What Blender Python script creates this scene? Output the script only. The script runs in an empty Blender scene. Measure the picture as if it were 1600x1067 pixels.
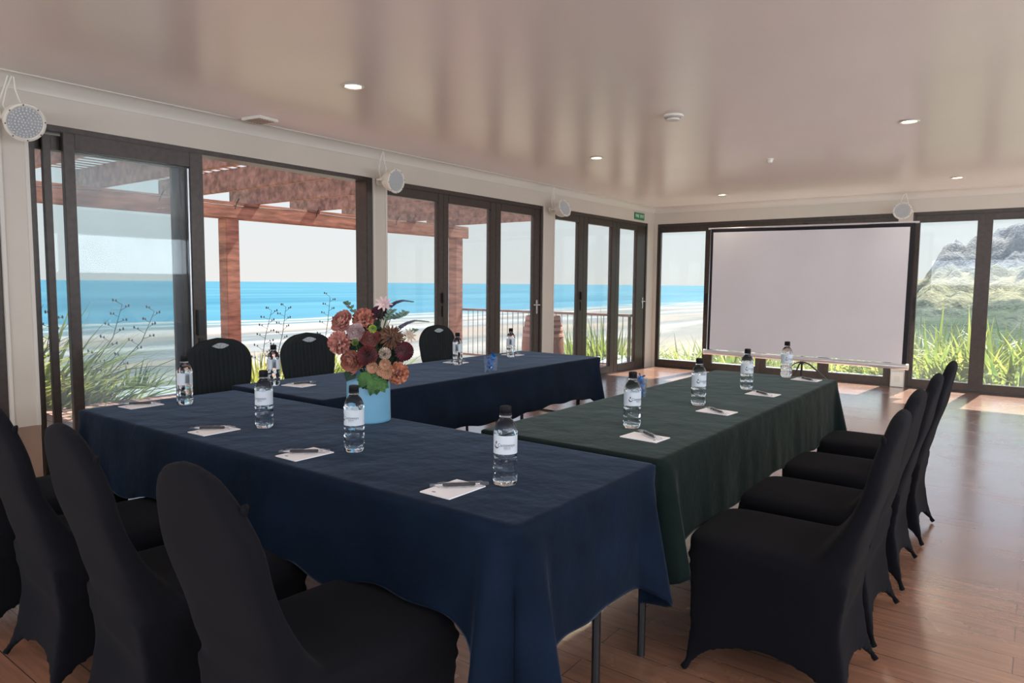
import bpy, bmesh, math, random
from mathutils import Vector, Matrix, noise
from mathutils.geometry import tessellate_polygon
PI = math.pi
sc = bpy.context.scene
C = bpy.data.collections.new('room'); sc.collection.children.link(C)
rnd = random.Random(7)

# ------------------------------------------------------------ camera
def rot_rows(yaw, pitch, roll):
    y, p, r = (math.radians(a) for a in (yaw, pitch, roll))
    f = Vector((-math.sin(y)*math.cos(p), math.cos(y)*math.cos(p), -math.sin(p)))
    rt = Vector((math.cos(y), math.sin(y), 0)); dn = f.cross(rt)
    return math.cos(r)*rt+math.sin(r)*dn, -math.sin(r)*rt+math.cos(r)*dn, f
rt, dn, fw = rot_rows(36.9049, 4.72692, -0.516655)
cam = bpy.data.objects.new('camera', bpy.data.cameras.new('camera')); C.objects.link(cam)
M = Matrix((rt, -dn, -fw)).transposed().to_4x4(); M.translation = (0, 0, 1.3)
cam.matrix_world = M
cam.data.sensor_width = 36; cam.data.lens = 1092.62*36/1600
cam.data.clip_start = 0.02; cam.data.clip_end = 60000
sc.camera = cam

# ------------------------------------------------------------ world, sun, exposure
sc.view_settings.view_transform = 'Standard'; sc.view_settings.look = 'None'
sc.view_settings.gamma = 1; sc.view_settings.use_curve_mapping = False
sc.view_settings.exposure = 0.12
w = bpy.data.worlds.new('sky'); sc.world = w; w.use_nodes = True
nt = w.node_tree; bg = nt.nodes['Background']
tc = nt.nodes.new('ShaderNodeTexCoord'); sx = nt.nodes.new('ShaderNodeSeparateXYZ')
nt.links.new(tc.outputs['Generated'], sx.inputs[0])
cr = nt.nodes.new('ShaderNodeValToRGB')
cr.color_ramp.elements[0].position = 0.0; cr.color_ramp.elements[0].color = (.80, .80, .78, 1)
cr.color_ramp.elements[1].position = 1.0; cr.color_ramp.elements[1].color = (.42, .68, 1.2, 1)
e = cr.color_ramp.elements.new(.13); e.color = (.74, .80, .84, 1)
e = cr.color_ramp.elements.new(.28); e.color = (.58, .77, 1.05, 1)
nt.links.new(sx.outputs['Z'], cr.inputs[0]); nt.links.new(cr.outputs[0], bg.inputs[0])
bg.inputs[1].default_value = 1.0
sun = bpy.data.objects.new('sun', bpy.data.lights.new('sun', 'SUN')); C.objects.link(sun)
sun.data.energy = 16.0; sun.data.angle = math.radians(.6); sun.data.color = (1, .93, .82)
sun.rotation_euler = Vector((-.09, -1, -1.43)).to_track_quat('-Z', 'Y').to_euler()
sun.location = (0, 20, 20)

W, D, H = -4.917, 10.268, 2.505        # window wall x, back wall y, ceiling
XR, YB = 3.4, -4.2                     # unseen right wall and rear wall
HEAD = 2.25
LAMP_W = 4.5                          # watts per downlight
# added area lights standing in for daylight from the unseen right and rear sides
def fill_light(name, loc, rot, sx_, sy_, watts, col):
    l = bpy.data.objects.new(name, bpy.data.lights.new(name, 'AREA')); C.objects.link(l)
    l.data.shape = 'RECTANGLE'; l.data.size = sx_; l.data.size_y = sy_; l.data.energy = watts; l.data.color = col
    l.location = loc; l.rotation_euler = rot
fill_light('added_fill_light', (XR-.40, 3.2, 1.75), (0, -PI/2-.85, PI), 1.0, 13.0, 290, (.80, .89, 1))
fill_light('added_fill_light', (-.8, YB+.40, 1.75), (PI/2+.75, 0, 0), 7.5, 1.0, 180, (.80, .89, 1))

# ------------------------------------------------------------ materials
def mat(name, col, rough=.5, metal=0, spec=.5, bump=None, var=None, **kw):
    m = bpy.data.materials.new(name); m.use_nodes = True
    n = m.node_tree.nodes; l = m.node_tree.links; b = n['Principled BSDF']
    b.inputs['Base Color'].default_value = (*col, 1)
    b.inputs['Roughness'].default_value = rough; b.inputs['Metallic'].default_value = metal
    b.inputs['Specular IOR Level'].default_value = spec
    for k, v in kw.items(): b.inputs[k.replace('_', ' ')].default_value = v
    t = n.new('ShaderNodeTexCoord')
    if var:   # (scale, amount, stretch)
        s, a = var[0], var[1]; st = var[2] if len(var) > 2 else (1, 1, 1)
        mp = n.new('ShaderNodeMapping'); mp.inputs['Scale'].default_value = st
        l.new(t.outputs['Object'], mp.inputs[0])
        q = n.new('ShaderNodeTexNoise'); q.inputs['Scale'].default_value = s; q.inputs['Detail'].default_value = 4
        l.new(mp.outputs[0], q.inputs[0])
        c = n.new('ShaderNodeValToRGB'); c.color_ramp.elements[0].position = .3; c.color_ramp.elements[1].position = .7
        c.color_ramp.elements[0].color = (*[x*(1-a) for x in col], 1)
        c.color_ramp.elements[1].color = (*[min(1, x*(1+a)) for x in col], 1)
        if len(var) > 3: c.color_ramp.elements[1].color = (*var[3], 1)
        l.new(q.outputs[0], c.inputs[0]); l.new(c.outputs[0], b.inputs['Base Color'])
    if bump:  # (scale, strength, distance, stretch)
        mp = n.new('ShaderNodeMapping'); mp.inputs['Scale'].default_value = bump[3] if len(bump) > 3 else (1, 1, 1)
        l.new(t.outputs['Object'], mp.inputs[0])
        q = n.new('ShaderNodeTexNoise'); q.inputs['Scale'].default_value = bump[0]; q.inputs['Detail'].default_value = 5
        l.new(mp.outputs[0], q.inputs[0])
        bp = n.new('ShaderNodeBump'); bp.inputs['Strength'].default_value = bump[1]; bp.inputs['Distance'].default_value = bump[2]
        l.new(q.outputs[0], bp.inputs['Height']); l.new(bp.outputs[0], b.inputs['Normal'])
    return m

def emit(name, col, s):
    m = bpy.data.materials.new(name); m.use_nodes = True; n = m.node_tree.nodes
    b = n['Principled BSDF']; b.inputs['Base Color'].default_value = (*col, 1)
    b.inputs['Emission Color'].default_value = (*col, 1); b.inputs['Emission Strength'].default_value = s
    return m

def glass_mat(name, haze=.05, tint=(.93, .96, .96), hazecol=(.85, .9, .95)):
    m = bpy.data.materials.new(name); m.use_nodes = True; n = m.node_tree.nodes; l = m.node_tree.links
    n.remove(n['Principled BSDF']); out = n['Material Output']
    tr = n.new('ShaderNodeBsdfTransparent'); tr.inputs[0].default_value = (*tint, 1)
    gl = n.new('ShaderNodeBsdfGlossy'); gl.inputs['Roughness'].default_value = .02
    lw = n.new('ShaderNodeLayerWeight'); lw.inputs[0].default_value = .5
    pw = n.new('ShaderNodeMath'); pw.operation = 'POWER'; pw.inputs[1].default_value = 4; l.new(lw.outputs['Facing'], pw.inputs[0])
    fr = n.new('ShaderNodeMath'); fr.operation = 'MULTIPLY_ADD'; fr.inputs[1].default_value = .5; fr.inputs[2].default_value = .02; l.new(pw.outputs[0], fr.inputs[0])
    m1 = n.new('ShaderNodeMixShader'); l.new(fr.outputs[0], m1.inputs[0]); l.new(tr.outputs[0], m1.inputs[1]); l.new(gl.outputs[0], m1.inputs[2])
    tl = n.new('ShaderNodeBsdfTranslucent'); tl.inputs[0].default_value = (*hazecol, 1)
    df = n.new('ShaderNodeBsdfDiffuse'); df.inputs[0].default_value = (*hazecol, 1)
    md = n.new('ShaderNodeMixShader'); md.inputs[0].default_value = .35; l.new(tl.outputs[0], md.inputs[1]); l.new(df.outputs[0], md.inputs[2])
    t = n.new('ShaderNodeTexCoord'); q = n.new('ShaderNodeTexNoise'); q.inputs['Scale'].default_value = 1.3; q.inputs['Detail'].default_value = 6
    l.new(t.outputs['Object'], q.inputs[0])
    mr = n.new('ShaderNodeMapRange'); mr.inputs[1].default_value = .25; mr.inputs[2].default_value = .75
    mr.inputs[3].default_value = haze*.6; mr.inputs[4].default_value = haze*1.4
    l.new(q.outputs[0], mr.inputs[0])
    m2 = n.new('ShaderNodeMixShader'); l.new(mr.outputs[0], m2.inputs[0]); l.new(m1.outputs[0], m2.inputs[1]); l.new(md.outputs[0], m2.inputs[2])
    l.new(m2.outputs[0], out.inputs[0])
    return m

def plank_mat(name, cols, width, length, axis, rough, bumpd=.002, spec=.5, groove=.12, gcol=(.03, .015, .01)):
    # planks run along `axis` ('X' or 'Y'), built from a brick texture in object space
    m = bpy.data.materials.new(name); m.use_nodes = True; n = m.node_tree.nodes; l = m.node_tree.links; b = n['Principled BSDF']
    t = n.new('ShaderNodeTexCoord'); mp = n.new('ShaderNodeMapping')
    if axis == 'Y': mp.inputs['Rotation'].default_value = (0, 0, PI/2)
    l.new(t.outputs['Object'], mp.inputs[0])
    br = n.new('ShaderNodeTexBrick'); br.inputs['Scale'].default_value = 1
    br.inputs['Brick Width'].default_value = length; br.inputs['Row Height'].default_value = width
    br.inputs['Mortar Size'].default_value = groove*width*.5; br.inputs['Color1'].default_value = (*cols[0], 1)
    br.inputs['Color2'].default_value = (*cols[1], 1); br.inputs['Mortar'].default_value = (*gcol, 1)
    l.new(mp.outputs[0], br.inputs[0])
    mp2 = n.new('ShaderNodeMapping'); mp2.inputs['Scale'].default_value = (1.5, 22, 1); l.new(mp.outputs[0], mp2.inputs[0])
    q = n.new('ShaderNodeTexNoise'); q.inputs['Scale'].default_value = 2; q.inputs['Detail'].default_value = 6; l.new(mp2.outputs[0], q.inputs[0])
    mx = n.new('ShaderNodeMix'); mx.data_type = 'RGBA'; mx.blend_type = 'OVERLAY'; mx.inputs[0].default_value = .45
    l.new(br.outputs['Color'], mx.inputs[6]); l.new(q.outputs[0], mx.inputs[7]); l.new(mx.outputs[2], b.inputs['Base Color'])
    q2 = n.new('ShaderNodeTexNoise'); q2.inputs['Scale'].default_value = 3; q2.inputs['Detail'].default_value = 8; l.new(mp.outputs[0], q2.inputs[0])
    mr = n.new('ShaderNodeMapRange'); mr.inputs[1].default_value = .3; mr.inputs[2].default_value = .7
    mr.inputs[3].default_value = rough*.8; mr.inputs[4].default_value = rough*1.35
    l.new(q2.outputs[0], mr.inputs[0]); l.new(mr.outputs[0], b.inputs['Roughness'])
    b.inputs['Specular IOR Level'].default_value = spec
    bp = n.new('ShaderNodeBump'); bp.inputs['Strength'].default_value = .5; bp.inputs['Distance'].default_value = bumpd
    ad = n.new('ShaderNodeMath'); ad.operation = 'SUBTRACT'; l.new(q.outputs[0], ad.inputs[0]); l.new(br.outputs['Fac'], ad.inputs[1])
    l.new(ad.outputs[0], bp.inputs['Height']); l.new(bp.outputs[0], b.inputs['Normal'])
    return m

m_wall = mat('wall_paint', (.60, .55, .48), .45, var=(2, .03))
m_ceil = mat('ceiling_paint', (.86, .80, .76), .27, spec=.9, var=(.8, .03), bump=(1.2, .12, .02))
m_floor = plank_mat('floor_boards', [(.34, .165, .10), (.28, .13, .082)], .135, 2.4, 'X', .23, .0012, 1.0, .03, (.10, .04, .025))
m_floor.node_tree.nodes['Principled BSDF'].inputs['Coat Weight'].default_value = 1.0
m_floor.node_tree.nodes['Principled BSDF'].inputs['Coat IOR'].default_value = 1.8
m_floor.node_tree.nodes['Principled BSDF'].inputs['Coat Roughness'].default_value = .22
m_deck = plank_mat('deck_boards', [(.42, .23, .19), (.34, .18, .15)], .14, 4.0, 'X', .6, .004, .3, .1)
m_frame = mat('bronze_frame', (.052, .040, .034), .38, metal=.25, spec=.5, var=(30, .2))
m_trimw = mat('white_trim', (.66, .62, .56), .4)
m_sealbar = mat('pale_metal_edge', (.55, .58, .6), .35, metal=.7)
m_blackm = mat('black_metal', (.02, .02, .022), .35, metal=.3)
m_steel = mat('steel', (.6, .6, .6), .25, metal=1)
m_glass = glass_mat('pane_glass', .05)
m_glassL = glass_mat('hazy_pane_glass', .05, hazecol=(.75, .86, 1.0))
m_glassB = glass_mat('back_pane_glass', .025)
m_black = mat('black_stretch_fabric', (.0072, .0074, .0100), .9, spec=.06, Sheen_Weight=.02, var=(900, .25), bump=(700, .25, .001))
m_rib = mat('ribbed_fabric', (.008, .012, .014), .7, spec=.2, var=(500, .3))
m_navy = mat('navy_cloth', (.0042, .0105, .0245), .75, spec=.08, var=(6, .25), bump=(7, .7, .012, (1, 1, 1)), Sheen_Weight=.16, Sheen_Roughness=.3, Sheen_Tint=(.55, .72, 1, 1))
m_navy2 = mat('dark_navy_cloth', (.0042, .0095, .021), .75, spec=.08, var=(6, .25), bump=(7, .6, .012, (1, 1, 1)), Sheen_Weight=.16, Sheen_Roughness=.3, Sheen_Tint=(.55, .72, 1, 1))
m_green = mat('green_black_cloth', (.0062, .0125, .0118), .75, spec=.08, var=(6, .25), bump=(7, .6, .012, (1, 1, 1)), Sheen_Weight=.16, Sheen_Roughness=.3, Sheen_Tint=(.70, .86, .80, 1))
m_tabletop = mat('table_laminate', (.25, .2, .15), .5, var=(8, .2))
m_tim = mat('pergola_timber', (.40, .19, .13), .65, var=(3, .45, (1, 1, 6)), bump=(20, .4, .004, (1, 1, 8)))
m_tim2 = mat('joist_timber', (.38, .23, .18), .7, var=(2, .45, (6, 1, 6)), bump=(20, .4, .004))
m_slat = mat('slat_timber', (.45, .25, .16), .7, var=(3, .3))
m_rail = mat('weathered_rail', (.30, .22, .19), .7, var=(5, .3))
m_paper = mat('white_paper', (.85, .84, .86), .7, var=(4, .02))
m_print = mat('dark_printing', (.04, .045, .06), .6)
m_label = mat('bottle_label_paper', (.58, .64, .70), .45, var=(9, .03))
m_cap = mat('black_plastic', (.008, .008, .010), .5, spec=.12)
m_whitepl = mat('white_plastic', (.78, .76, .7), .4, var=(5, .03))
m_can = mat('cream_enamel', (.74, .70, .62), .35, var=(5, .03))
m_vase = mat('blue_vase_glaze', (.15, .36, .52), .35, var=(5, .06))
m_screen = mat('matte_screen_fabric', (.80, .80, .84), .85, spec=.2, var=(1.5, .03))
m_alu = mat('brushed_aluminium', (.75, .76, .8), .3, metal=.6)
m_signg = mat('exit_sign_green', (.02, .22, .09), .4); m_signw = mat('exit_sign_white', (.85, .9, .85), .4)
m_lamp = emit('downlight_glow', (1, .78, .5), 14.0)
m_led = mat('led_lens_grey', (.45, .46, .47), .25, spec=.8, bump=(60, .4, .002))
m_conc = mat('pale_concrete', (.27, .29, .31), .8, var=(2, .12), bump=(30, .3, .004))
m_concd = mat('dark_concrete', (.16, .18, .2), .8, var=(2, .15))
m_barrel = mat('barrel_oak', (.33, .13, .08), .6, var=(5, .35, (1, 1, .3)))
m_hoop = mat('barrel_hoop', (.16, .09, .07), .6, metal=.3, var=(9, .3))
m_sunhoop = mat('sunlit_hoop', (.55, .28, .2), .6)  # upper barrel hoops, sunlight put into their colour
m_plinth = mat('brown_plinth', (.30, .20, .15), .6, var=(3, .15))

def water_mat():
    m = bpy.data.materials.new('bottled_water'); m.use_nodes = True; b = m.node_tree.nodes['Principled BSDF']
    b.inputs['Base Color'].default_value = (.93, .97, 1, 1); b.inputs['Transmission Weight'].default_value = 1
    b.inputs['Roughness'].default_value = .02; b.inputs['IOR'].default_value = 1.35
    n = m.node_tree.nodes; l = m.node_tree.links
    t = n.new('ShaderNodeTexCoord'); q = n.new('ShaderNodeTexNoise'); q.inputs['Scale'].default_value = 38; l.new(t.outputs['Object'], q.inputs[0])
    bp = n.new('ShaderNodeBump'); bp.inputs['Strength'].default_value = .8; bp.inputs['Distance'].default_value = .006
    l.new(q.outputs[0], bp.inputs['Height']); l.new(bp.outputs[0], b.inputs['Normal'])
    return m
m_water = water_mat()
m_clear = glass_mat('clear_film', .10, (.97, .98, 1), (.9, .93, 1))
m_tumbler = glass_mat('tumbler_glass', .08, (.92, .96, 1), (.9, .95, 1))
m_bluewrap = mat('blue_foil_wrapper', (.01, .16, .48), .22, metal=.5, spec=.8, var=(60, .5), bump=(90, .6, .004))

# ------------------------------------------------------------ mesh helpers
class MB:
    def __init__(s): s.v = []; s.f = []; s.m = []; s.cur = 0
    def add(s, vs, fs):
        o = len(s.v); s.v += [tuple(v) for v in vs]
        for f in fs: s.f.append(tuple(i+o for i in f)); s.m.append(s.cur)
        return s
    def box(s, x0, x1, y0, y1, z0, z1, mtx=None):
        vs = [Vector((x, y, z)) for x in (x0, x1) for y in (y0, y1) for z in (z0, z1)]
        if mtx: vs = [mtx @ v for v in vs]
        return s.add(vs, [(0, 1, 3, 2), (4, 6, 7, 5), (0, 4, 5, 1), (2, 3, 7, 6), (0, 2, 6, 4), (1, 5, 7, 3)])
    def bbox(s, x0, x1, y0, y1, z0, z1, b=.004, mtx=None):     # bevelled box
        bm = bmesh.new(); bmesh.ops.create_cube(bm, size=1)
        for v in bm.verts: v.co = Vector(((x0+x1)/2+v.co.x*(x1-x0), (y0+y1)/2+v.co.y*(y1-y0), (z0+z1)/2+v.co.z*(z1-z0)))
        bmesh.ops.bevel(bm, geom=bm.edges[:], offset=b, segments=2, affect='EDGES')
        s.bm(bm, mtx); return s
    def bm(s, bm, mtx=None):
        bm.verts.ensure_lookup_table()
        s.add([(mtx @ v.co if mtx else v.co.copy()) for v in bm.verts], [[v.index for v in f.verts] for f in bm.faces]); bm.free(); return s
    def tube(s, pts, r, n=8, caps=True):
        pts = [Vector(p) for p in pts]; rs = r if isinstance(r, (list, tuple)) else [r]*len(pts)
        up = Vector((0, 0, 1)); vs = []; prev = None
        for i, p in enumerate(pts):
            d = (pts[min(i+1, len(pts)-1)]-pts[max(i-1, 0)]).normalized()
            if prev is None:
                a = d.cross(up)
                if a.length < .05: a = d.cross(Vector((1, 0, 0)))
            else: a = prev-d*prev.dot(d)
            a.normalize(); prev = a; b = d.cross(a)
            for k in range(n): vs.append(p+(a*math.cos(2*PI*k/n)+b*math.sin(2*PI*k/n))*rs[i])
        fs = [(i*n+k, i*n+(k+1) % n, (i+1)*n+(k+1) % n, (i+1)*n+k) for i in range(len(pts)-1) for k in range(n)]
        if caps: fs += [tuple(range(n))[::-1], tuple((len(pts)-1)*n+k for k in range(n))]
        return s.add(vs, fs)
    def lathe(s, prof, n=32, mtx=None, bump=None):
        vs = []; fs = []
        for i, (r, z) in enumerate(prof):
            for k in range(n):
                a = 2*PI*k/n; rr = r*(1+(bump(a, z) if bump else 0)); v = Vector((rr*math.cos(a), rr*math.sin(a), z)); vs.append(mtx @ v if mtx else v)
        for i in range(len(prof)-1):
            for k in range(n): fs.append((i*n+k, i*n+(k+1) % n, (i+1)*n+(k+1) % n, (i+1)*n+k))
        if prof[0][0] > 1e-4: fs.append(tuple(range(n))[::-1])
        if prof[-1][0] > 1e-4: fs.append(tuple((len(prof)-1)*n+k for k in range(n)))
        return s.add(vs, fs)
    def ball(s, c, r, seg=12, rings=8, sc3=(1, 1, 1), mtx=None):
        prof = [(max(1e-5, r*math.sin(PI*i/rings)), -r*math.cos(PI*i/rings)) for i in range(rings+1)]
        T = Matrix.Translation(c) @ (mtx or Matrix()) @ Matrix.Diagonal((*sc3, 1))
        return s.lathe(prof, seg, T)
    def grid(s, fn, nu, nv):
        vs = [fn(i/nu, j/nv) for j in range(nv+1) for i in range(nu+1)]
        fs = [(j*(nu+1)+i, j*(nu+1)+i+1, (j+1)*(nu+1)+i+1, (j+1)*(nu+1)+i) for j in range(nv) for i in range(nu)]
        return s.add(vs, fs)
    def mesh(s, name, mats, smooth=True, angle=35):
        me = bpy.data.meshes.new(name); me.from_pydata(s.v, [], s.f)
        for m in (mats if isinstance(mats, (list, tuple)) else [mats]): me.materials.append(m)
        me.polygons.foreach_set('material_index', s.m)
        bm = bmesh.new(); bm.from_mesh(me); bmesh.ops.remove_doubles(bm, verts=bm.verts, dist=1e-6)
        bmesh.ops.recalc_face_normals(bm, faces=bm.faces); bm.to_mesh(me); bm.free()
        if smooth:
            me.polygons.foreach_set('use_smooth', [True]*len(me.polygons))
            try: me.set_sharp_from_angle(angle=math.radians(angle))
            except Exception: pass
        me.update(); return me
    def build(s, name, mats, parent=None, loc=None, smooth=True, angle=35):
        return link(name, s.mesh(name, mats, smooth, angle), parent, loc)

def link(name, me, parent=None, loc=None):
    o = bpy.data.objects.new(name, me); C.objects.link(o)
    if parent: o.parent = parent
    if loc: o.location = loc
    return o
def thing(name, label, cat, loc=(0, 0, 0), rz=0, group=None):
    o = bpy.data.objects.new(name, None); C.objects.link(o); o.empty_display_size = .05
    o.location = loc; o.rotation_euler = (0, 0, rz); return tag(o, label, cat, group)
def tag(o, label, cat, group=None, kind=None):
    o['label'] = label; o['category'] = cat
    if group: o['group'] = group
    if kind: o['kind'] = kind
    return o
def struct(o, label=None, cat=None):
    o['kind'] = 'structure'
    if label: o['label'] = label
    if cat: o['category'] = cat
    return o
def sempty(name, label, cat):
    o = bpy.data.objects.new(name, None); C.objects.link(o); return struct(o, label, cat)
def copy_tree(o, parent=None):
    c = o.copy(); C.objects.link(c)
    if parent: c.parent = parent
    for ch in [x for x in C.objects if x.parent == o]: copy_tree(ch, c)
    return c
def text_bm(txt, size, extrude=.0002):
    cu = bpy.data.curves.new('t', 'FONT'); cu.body = txt; cu.size = size; cu.extrude = extrude; cu.resolution_u = 2
    cu.align_x = 'CENTER'; cu.align_y = 'CENTER'
    o = bpy.data.objects.new('t', cu); sc.collection.objects.link(o)
    dg = bpy.context.evaluated_depsgraph_get(); me = bpy.data.meshes.new_from_object(o.evaluated_get(dg))
    vs = [v.co.copy() for v in me.vertices]; fs = [tuple(p.vertices) for p in me.polygons]
    bpy.data.objects.remove(o); bpy.data.curves.remove(cu); bpy.data.meshes.remove(me)
    return vs, fs

# ============================================================ SETTING
def slab(name, box, m, label, cat):
    return struct(MB().box(*box).build(name, m, smooth=False), label, cat)
slab('floor', (W-.12, XR, YB, D+.1, -.12, 0), m_floor, 'glossy red-brown timber board floor reflecting the windows', 'floor')
slab('ceiling', (W-.25, XR, YB, D+.25, H, H+.15), m_ceil, 'smooth semi-gloss off-white ceiling over the whole room', 'ceiling')

# left wall: fascia over the doors, pillars between, stub to the rear
LP = [(1.515, 1.675), (4.41, 4.58), (7.165, 7.415), (10.04, 10.268)]
b = MB(); b.box(W-.16, W, YB, D, HEAD, H)
for a, c in LP: b.box(W-.16, W, a, c, 0, HEAD)
b.box(W-.16, W, YB, -3.2, 0, HEAD)
struct(b.build('wall_left', m_wall, smooth=False), 'off-white wall band and pillars framing the ocean-side glass doors', 'wall')
b = MB().box(W-.001, W+.006, 1.52, 1.67, .0, .40)
struct(b.build('baseboard_left', m_plinth, smooth=False), 'tan-brown plinth at the foot of the leftmost white pillar', 'baseboard')
# back wall
BP = [(-4.915, -4.86), (-1.50, -1.335)]
b = MB(); b.box(W-.16, XR, D, D+.16, HEAD, H)
for a, c in BP: b.box(a, c, D, D+.16, 0, HEAD)
b.box(W-.16, W, D, D+.16, 0, HEAD)
struct(b.build('wall_back', m_wall, smooth=False), 'cream wall band and pillars around the glazing at the far end', 'wall')
# unseen sides of the room: piers, openings added for light, sills dimming the floor
b = MB(); b.box(XR, XR+.16, YB, D+.16, HEAD, H); b.box(XR, XR+.16, YB, D+.16, -.12, 1.25)
for y in (-4.2, -1.6, 1.4, 4.4, 7.4, 10.2): b.box(XR, XR+.16, y, y+.18, 0, HEAD)
struct(b.build('wall_right', m_wall, smooth=False), 'off-white right-hand wall with wide openings added for light', 'wall')
b = MB(); b.box(W-.16, XR+.16, YB-.16, YB, HEAD, H); b.box(W-.16, XR+.16, YB-.16, YB, -.12, 1.25)
for x in (-5.05, -2.3, .4, 3.3): b.box(x, x+.2, YB-.16, YB, 0, HEAD)
struct(b.build('wall_rear', m_wall, smooth=False), 'off-white rear wall with wide openings added for light behind the photographer', 'wall')

# cornices with a cove profile
def cornice(name, p0, p1, inward, label):
    prof = [(0, -.085), (.006, -.085), (.008, -.07), (.02, -.045), (.045, -.02), (.07, -.008), (.085, -.006), (.085, 0), (0, 0)]
    p0 = Vector(p0); p1 = Vector(p1); n = Vector(inward); vs = []
    for p in (p0, p1):
        for a, z in prof: vs.append(p+n*a+Vector((0, 0, z)))
    k = len(prof); fs = [(i, (i+1) % k, k+(i+1) % k, k+i) for i in range(k)]+[tuple(range(k)), tuple(range(k, 2*k))]
    struct(MB().add(vs, fs).build(name, m_trimw, angle=50), label, 'cornice')
cornice('trim_1', (W, YB, H), (W, D, H), (1, 0, 0), 'white cove cornice running along the top of the ocean-side wall')
cornice('trim_2', (W, D, H), (XR, D, H), (0, -1, 0), 'white cove cornice along the top of the far end wall')
# narrow pillar beads
b = MB()
for a, c in LP[:3]:
    b.box(W, W+.008, a, a+.02, 0 if a > 2 else .4, HEAD); b.box(W, W+.008, c-.02, c, 0 if a > 2 else .4, HEAD)
struct(b.build('trim_3', m_trimw, smooth=False), 'thin white edge beads on the ocean-side pillars', 'trim')

# ------------------------------------------------------------ glazed doors
def leaf(root, along, fix, t, a, b_, z0, z1, sw, rail_t, rail_b, glass, thick=.045):
    """one glazed leaf; along 'y' (left wall, fixed x) or 'x' (back wall, fixed y)"""
    def bx(m, u0, u1, zz0, zz1, th=thick, bev=.003):
        if along == 'y': m.bbox(fix+t-th/2, fix+t+th/2, u0, u1, zz0, zz1, bev)
        else: m.bbox(u0, u1, fix+t-th/2, fix+t+th/2, zz0, zz1, bev)
    m = MB(); bx(m, a, a+sw[0], z0, z1); bx(m, b_-sw[1], b_, z0, z1); bx(m, a+sw[0], b_-sw[1], z1-rail_t, z1); bx(m, a+sw[0], b_-sw[1], z0, z0+rail_b)
    lf = m.build('door_leaf', m_frame, root)
    g = MB(); bx(g, a+sw[0]-.005, b_-sw[1]+.005, z0+rail_b-.005, z1-rail_t+.005, .006, .001)
    g.build('glass_pane', glass, lf, smooth=False)
    return lf
def lever(root, along, fix, u, z, d):
    m = MB()
    def P(u_, o, z_): return (fix+o, u_, z_) if along == 'y' else (u_, fix-o, z_)
    if along == 'y': m.bbox(fix, fix+.008, u-.016, u+.016, z-.11, z+.06, .003)
    else: m.bbox(u-.016, u+.016, fix-.008, fix, z-.11, z+.06, .003)
    m.tube([P(u, 0, z), P(u, .05, z)], .009, 10); m.tube([P(u, .05, z), P(u+d*.12, .05, z)], .008, 10)
    m.tube([P(u, 0, z-.07), P(u, .012, z-.07)], .008, 10)
    m.build('lever_handle', m_steel, root)
def pull(root, along, fix, u, z0, z1, wd=.016, m_=None):
    m = MB()
    if along == 'y': m.bbox(fix, fix+.022, u-wd, u+wd, z0, z1, .006); m.bbox(fix, fix+.012, u-wd*.6, u+wd*.6, z0-.14, z0-.02, .004)
    else: m.bbox(u-wd, u+wd, fix-.022, fix, z0, z1, .006); m.bbox(u-wd*.6, u+wd*.6, fix-.012, fix, z0-.14, z0-.02, .004)
    m.build('pull_handle', m_ or m_blackm, root)

# section left of the first pillar (only its jamb shows)
d = sempty('door_1', 'dark-framed glass door at the extreme left, before the first pillar', 'door')
m = MB(); m.bbox(W-.1, W-.01, 1.43, 1.515, 0, HEAD); m.bbox(W-.1, W-.01, -3.2, 1.43, 2.19, HEAD); m.build('door_frame', m_frame, d)
leaf(d, 'y', W, -.05, -.6, 1.43, .02, 2.19, (.08, .08), .09, .12, m_glass)
# sliding stack, right half open
d = sempty('door_2', 'black sliding glass door slid open beside the leftmost pillar', 'door')
m = MB(); m.bbox(W-.16, W-.005, 1.675, 1.695, 0, HEAD); m.bbox(W-.16, W-.005, 4.34, 4.41, 0, HEAD); m.bbox(W-.16, W-.005, 1.695, 4.34, 2.215, HEAD); m.box(W-.16, W-.005, 1.695, 4.34, -.01, .02)
m.build('door_frame', m_frame, d)
leaf(d, 'y', W, -.135, 1.70, 2.68, .03, 2.20, (.05, .07), .09, .1, m_glassL, .035)
leaf(d, 'y', W, -.085, 1.775, 2.72, .03, 2.20, (.045, .07), .09, .1, m_glassL, .035)
lf = leaf(d, 'y', W, -.03, 1.87, 2.785, .025, 2.215, (.065, .10), .10, .12, m_glassL, .042)
pull(lf, 'y', W-.009, 2.733, .90, 1.09, .03)
m = MB(); m.box(W-.0105, W-.0045, 2.665, 2.675, .12, 2.1); m.build('edge_strip', m_sealbar, lf, smooth=False)
# bifolds on the left wall
def bifold_left(n, y0, y1, s, label):
    d = sempty('door_%d' % n, label, 'door')
    m = MB(); m.bbox(W-.11, W-.004, y0, y0+.012, 0, HEAD); m.bbox(W-.11, W-.004, y1-.045, y1, 0, HEAD)
    m.bbox(W-.11, W-.004, y0+.012, y1-.045, 2.205, HEAD); m.box(W-.11, W-.004, y0+.012, y1-.045, -.01, .02)
    m.build('door_frame', m_frame, d)
    prev = y0+.012
    for i, (c0, c1) in enumerate(s):
        a = prev; mid = (c0+c1)/2 if i < 2 else y1-.047
        lf = leaf(d, 'y', W, -.045, a, mid, .02, 2.205, (.006 if i == 0 else (prev_r-a), mid-c0), .085, .10, m_glass, .06)
        prev = mid; prev_r = c1
        if i == 0: pull(lf, 'y', W-.015, c0+.06, 1.09, 1.20)
        if i == 2: lever(lf, 'y', W-.012, mid-.06, 1.045, -1)
bifold_left(3, 4.58, 7.165, [(5.30, 5.455), (6.15, 6.34), (7.005, 7.165)], 'dark-framed bifold glass doors between the second and third pillars, pergola post behind')
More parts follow.
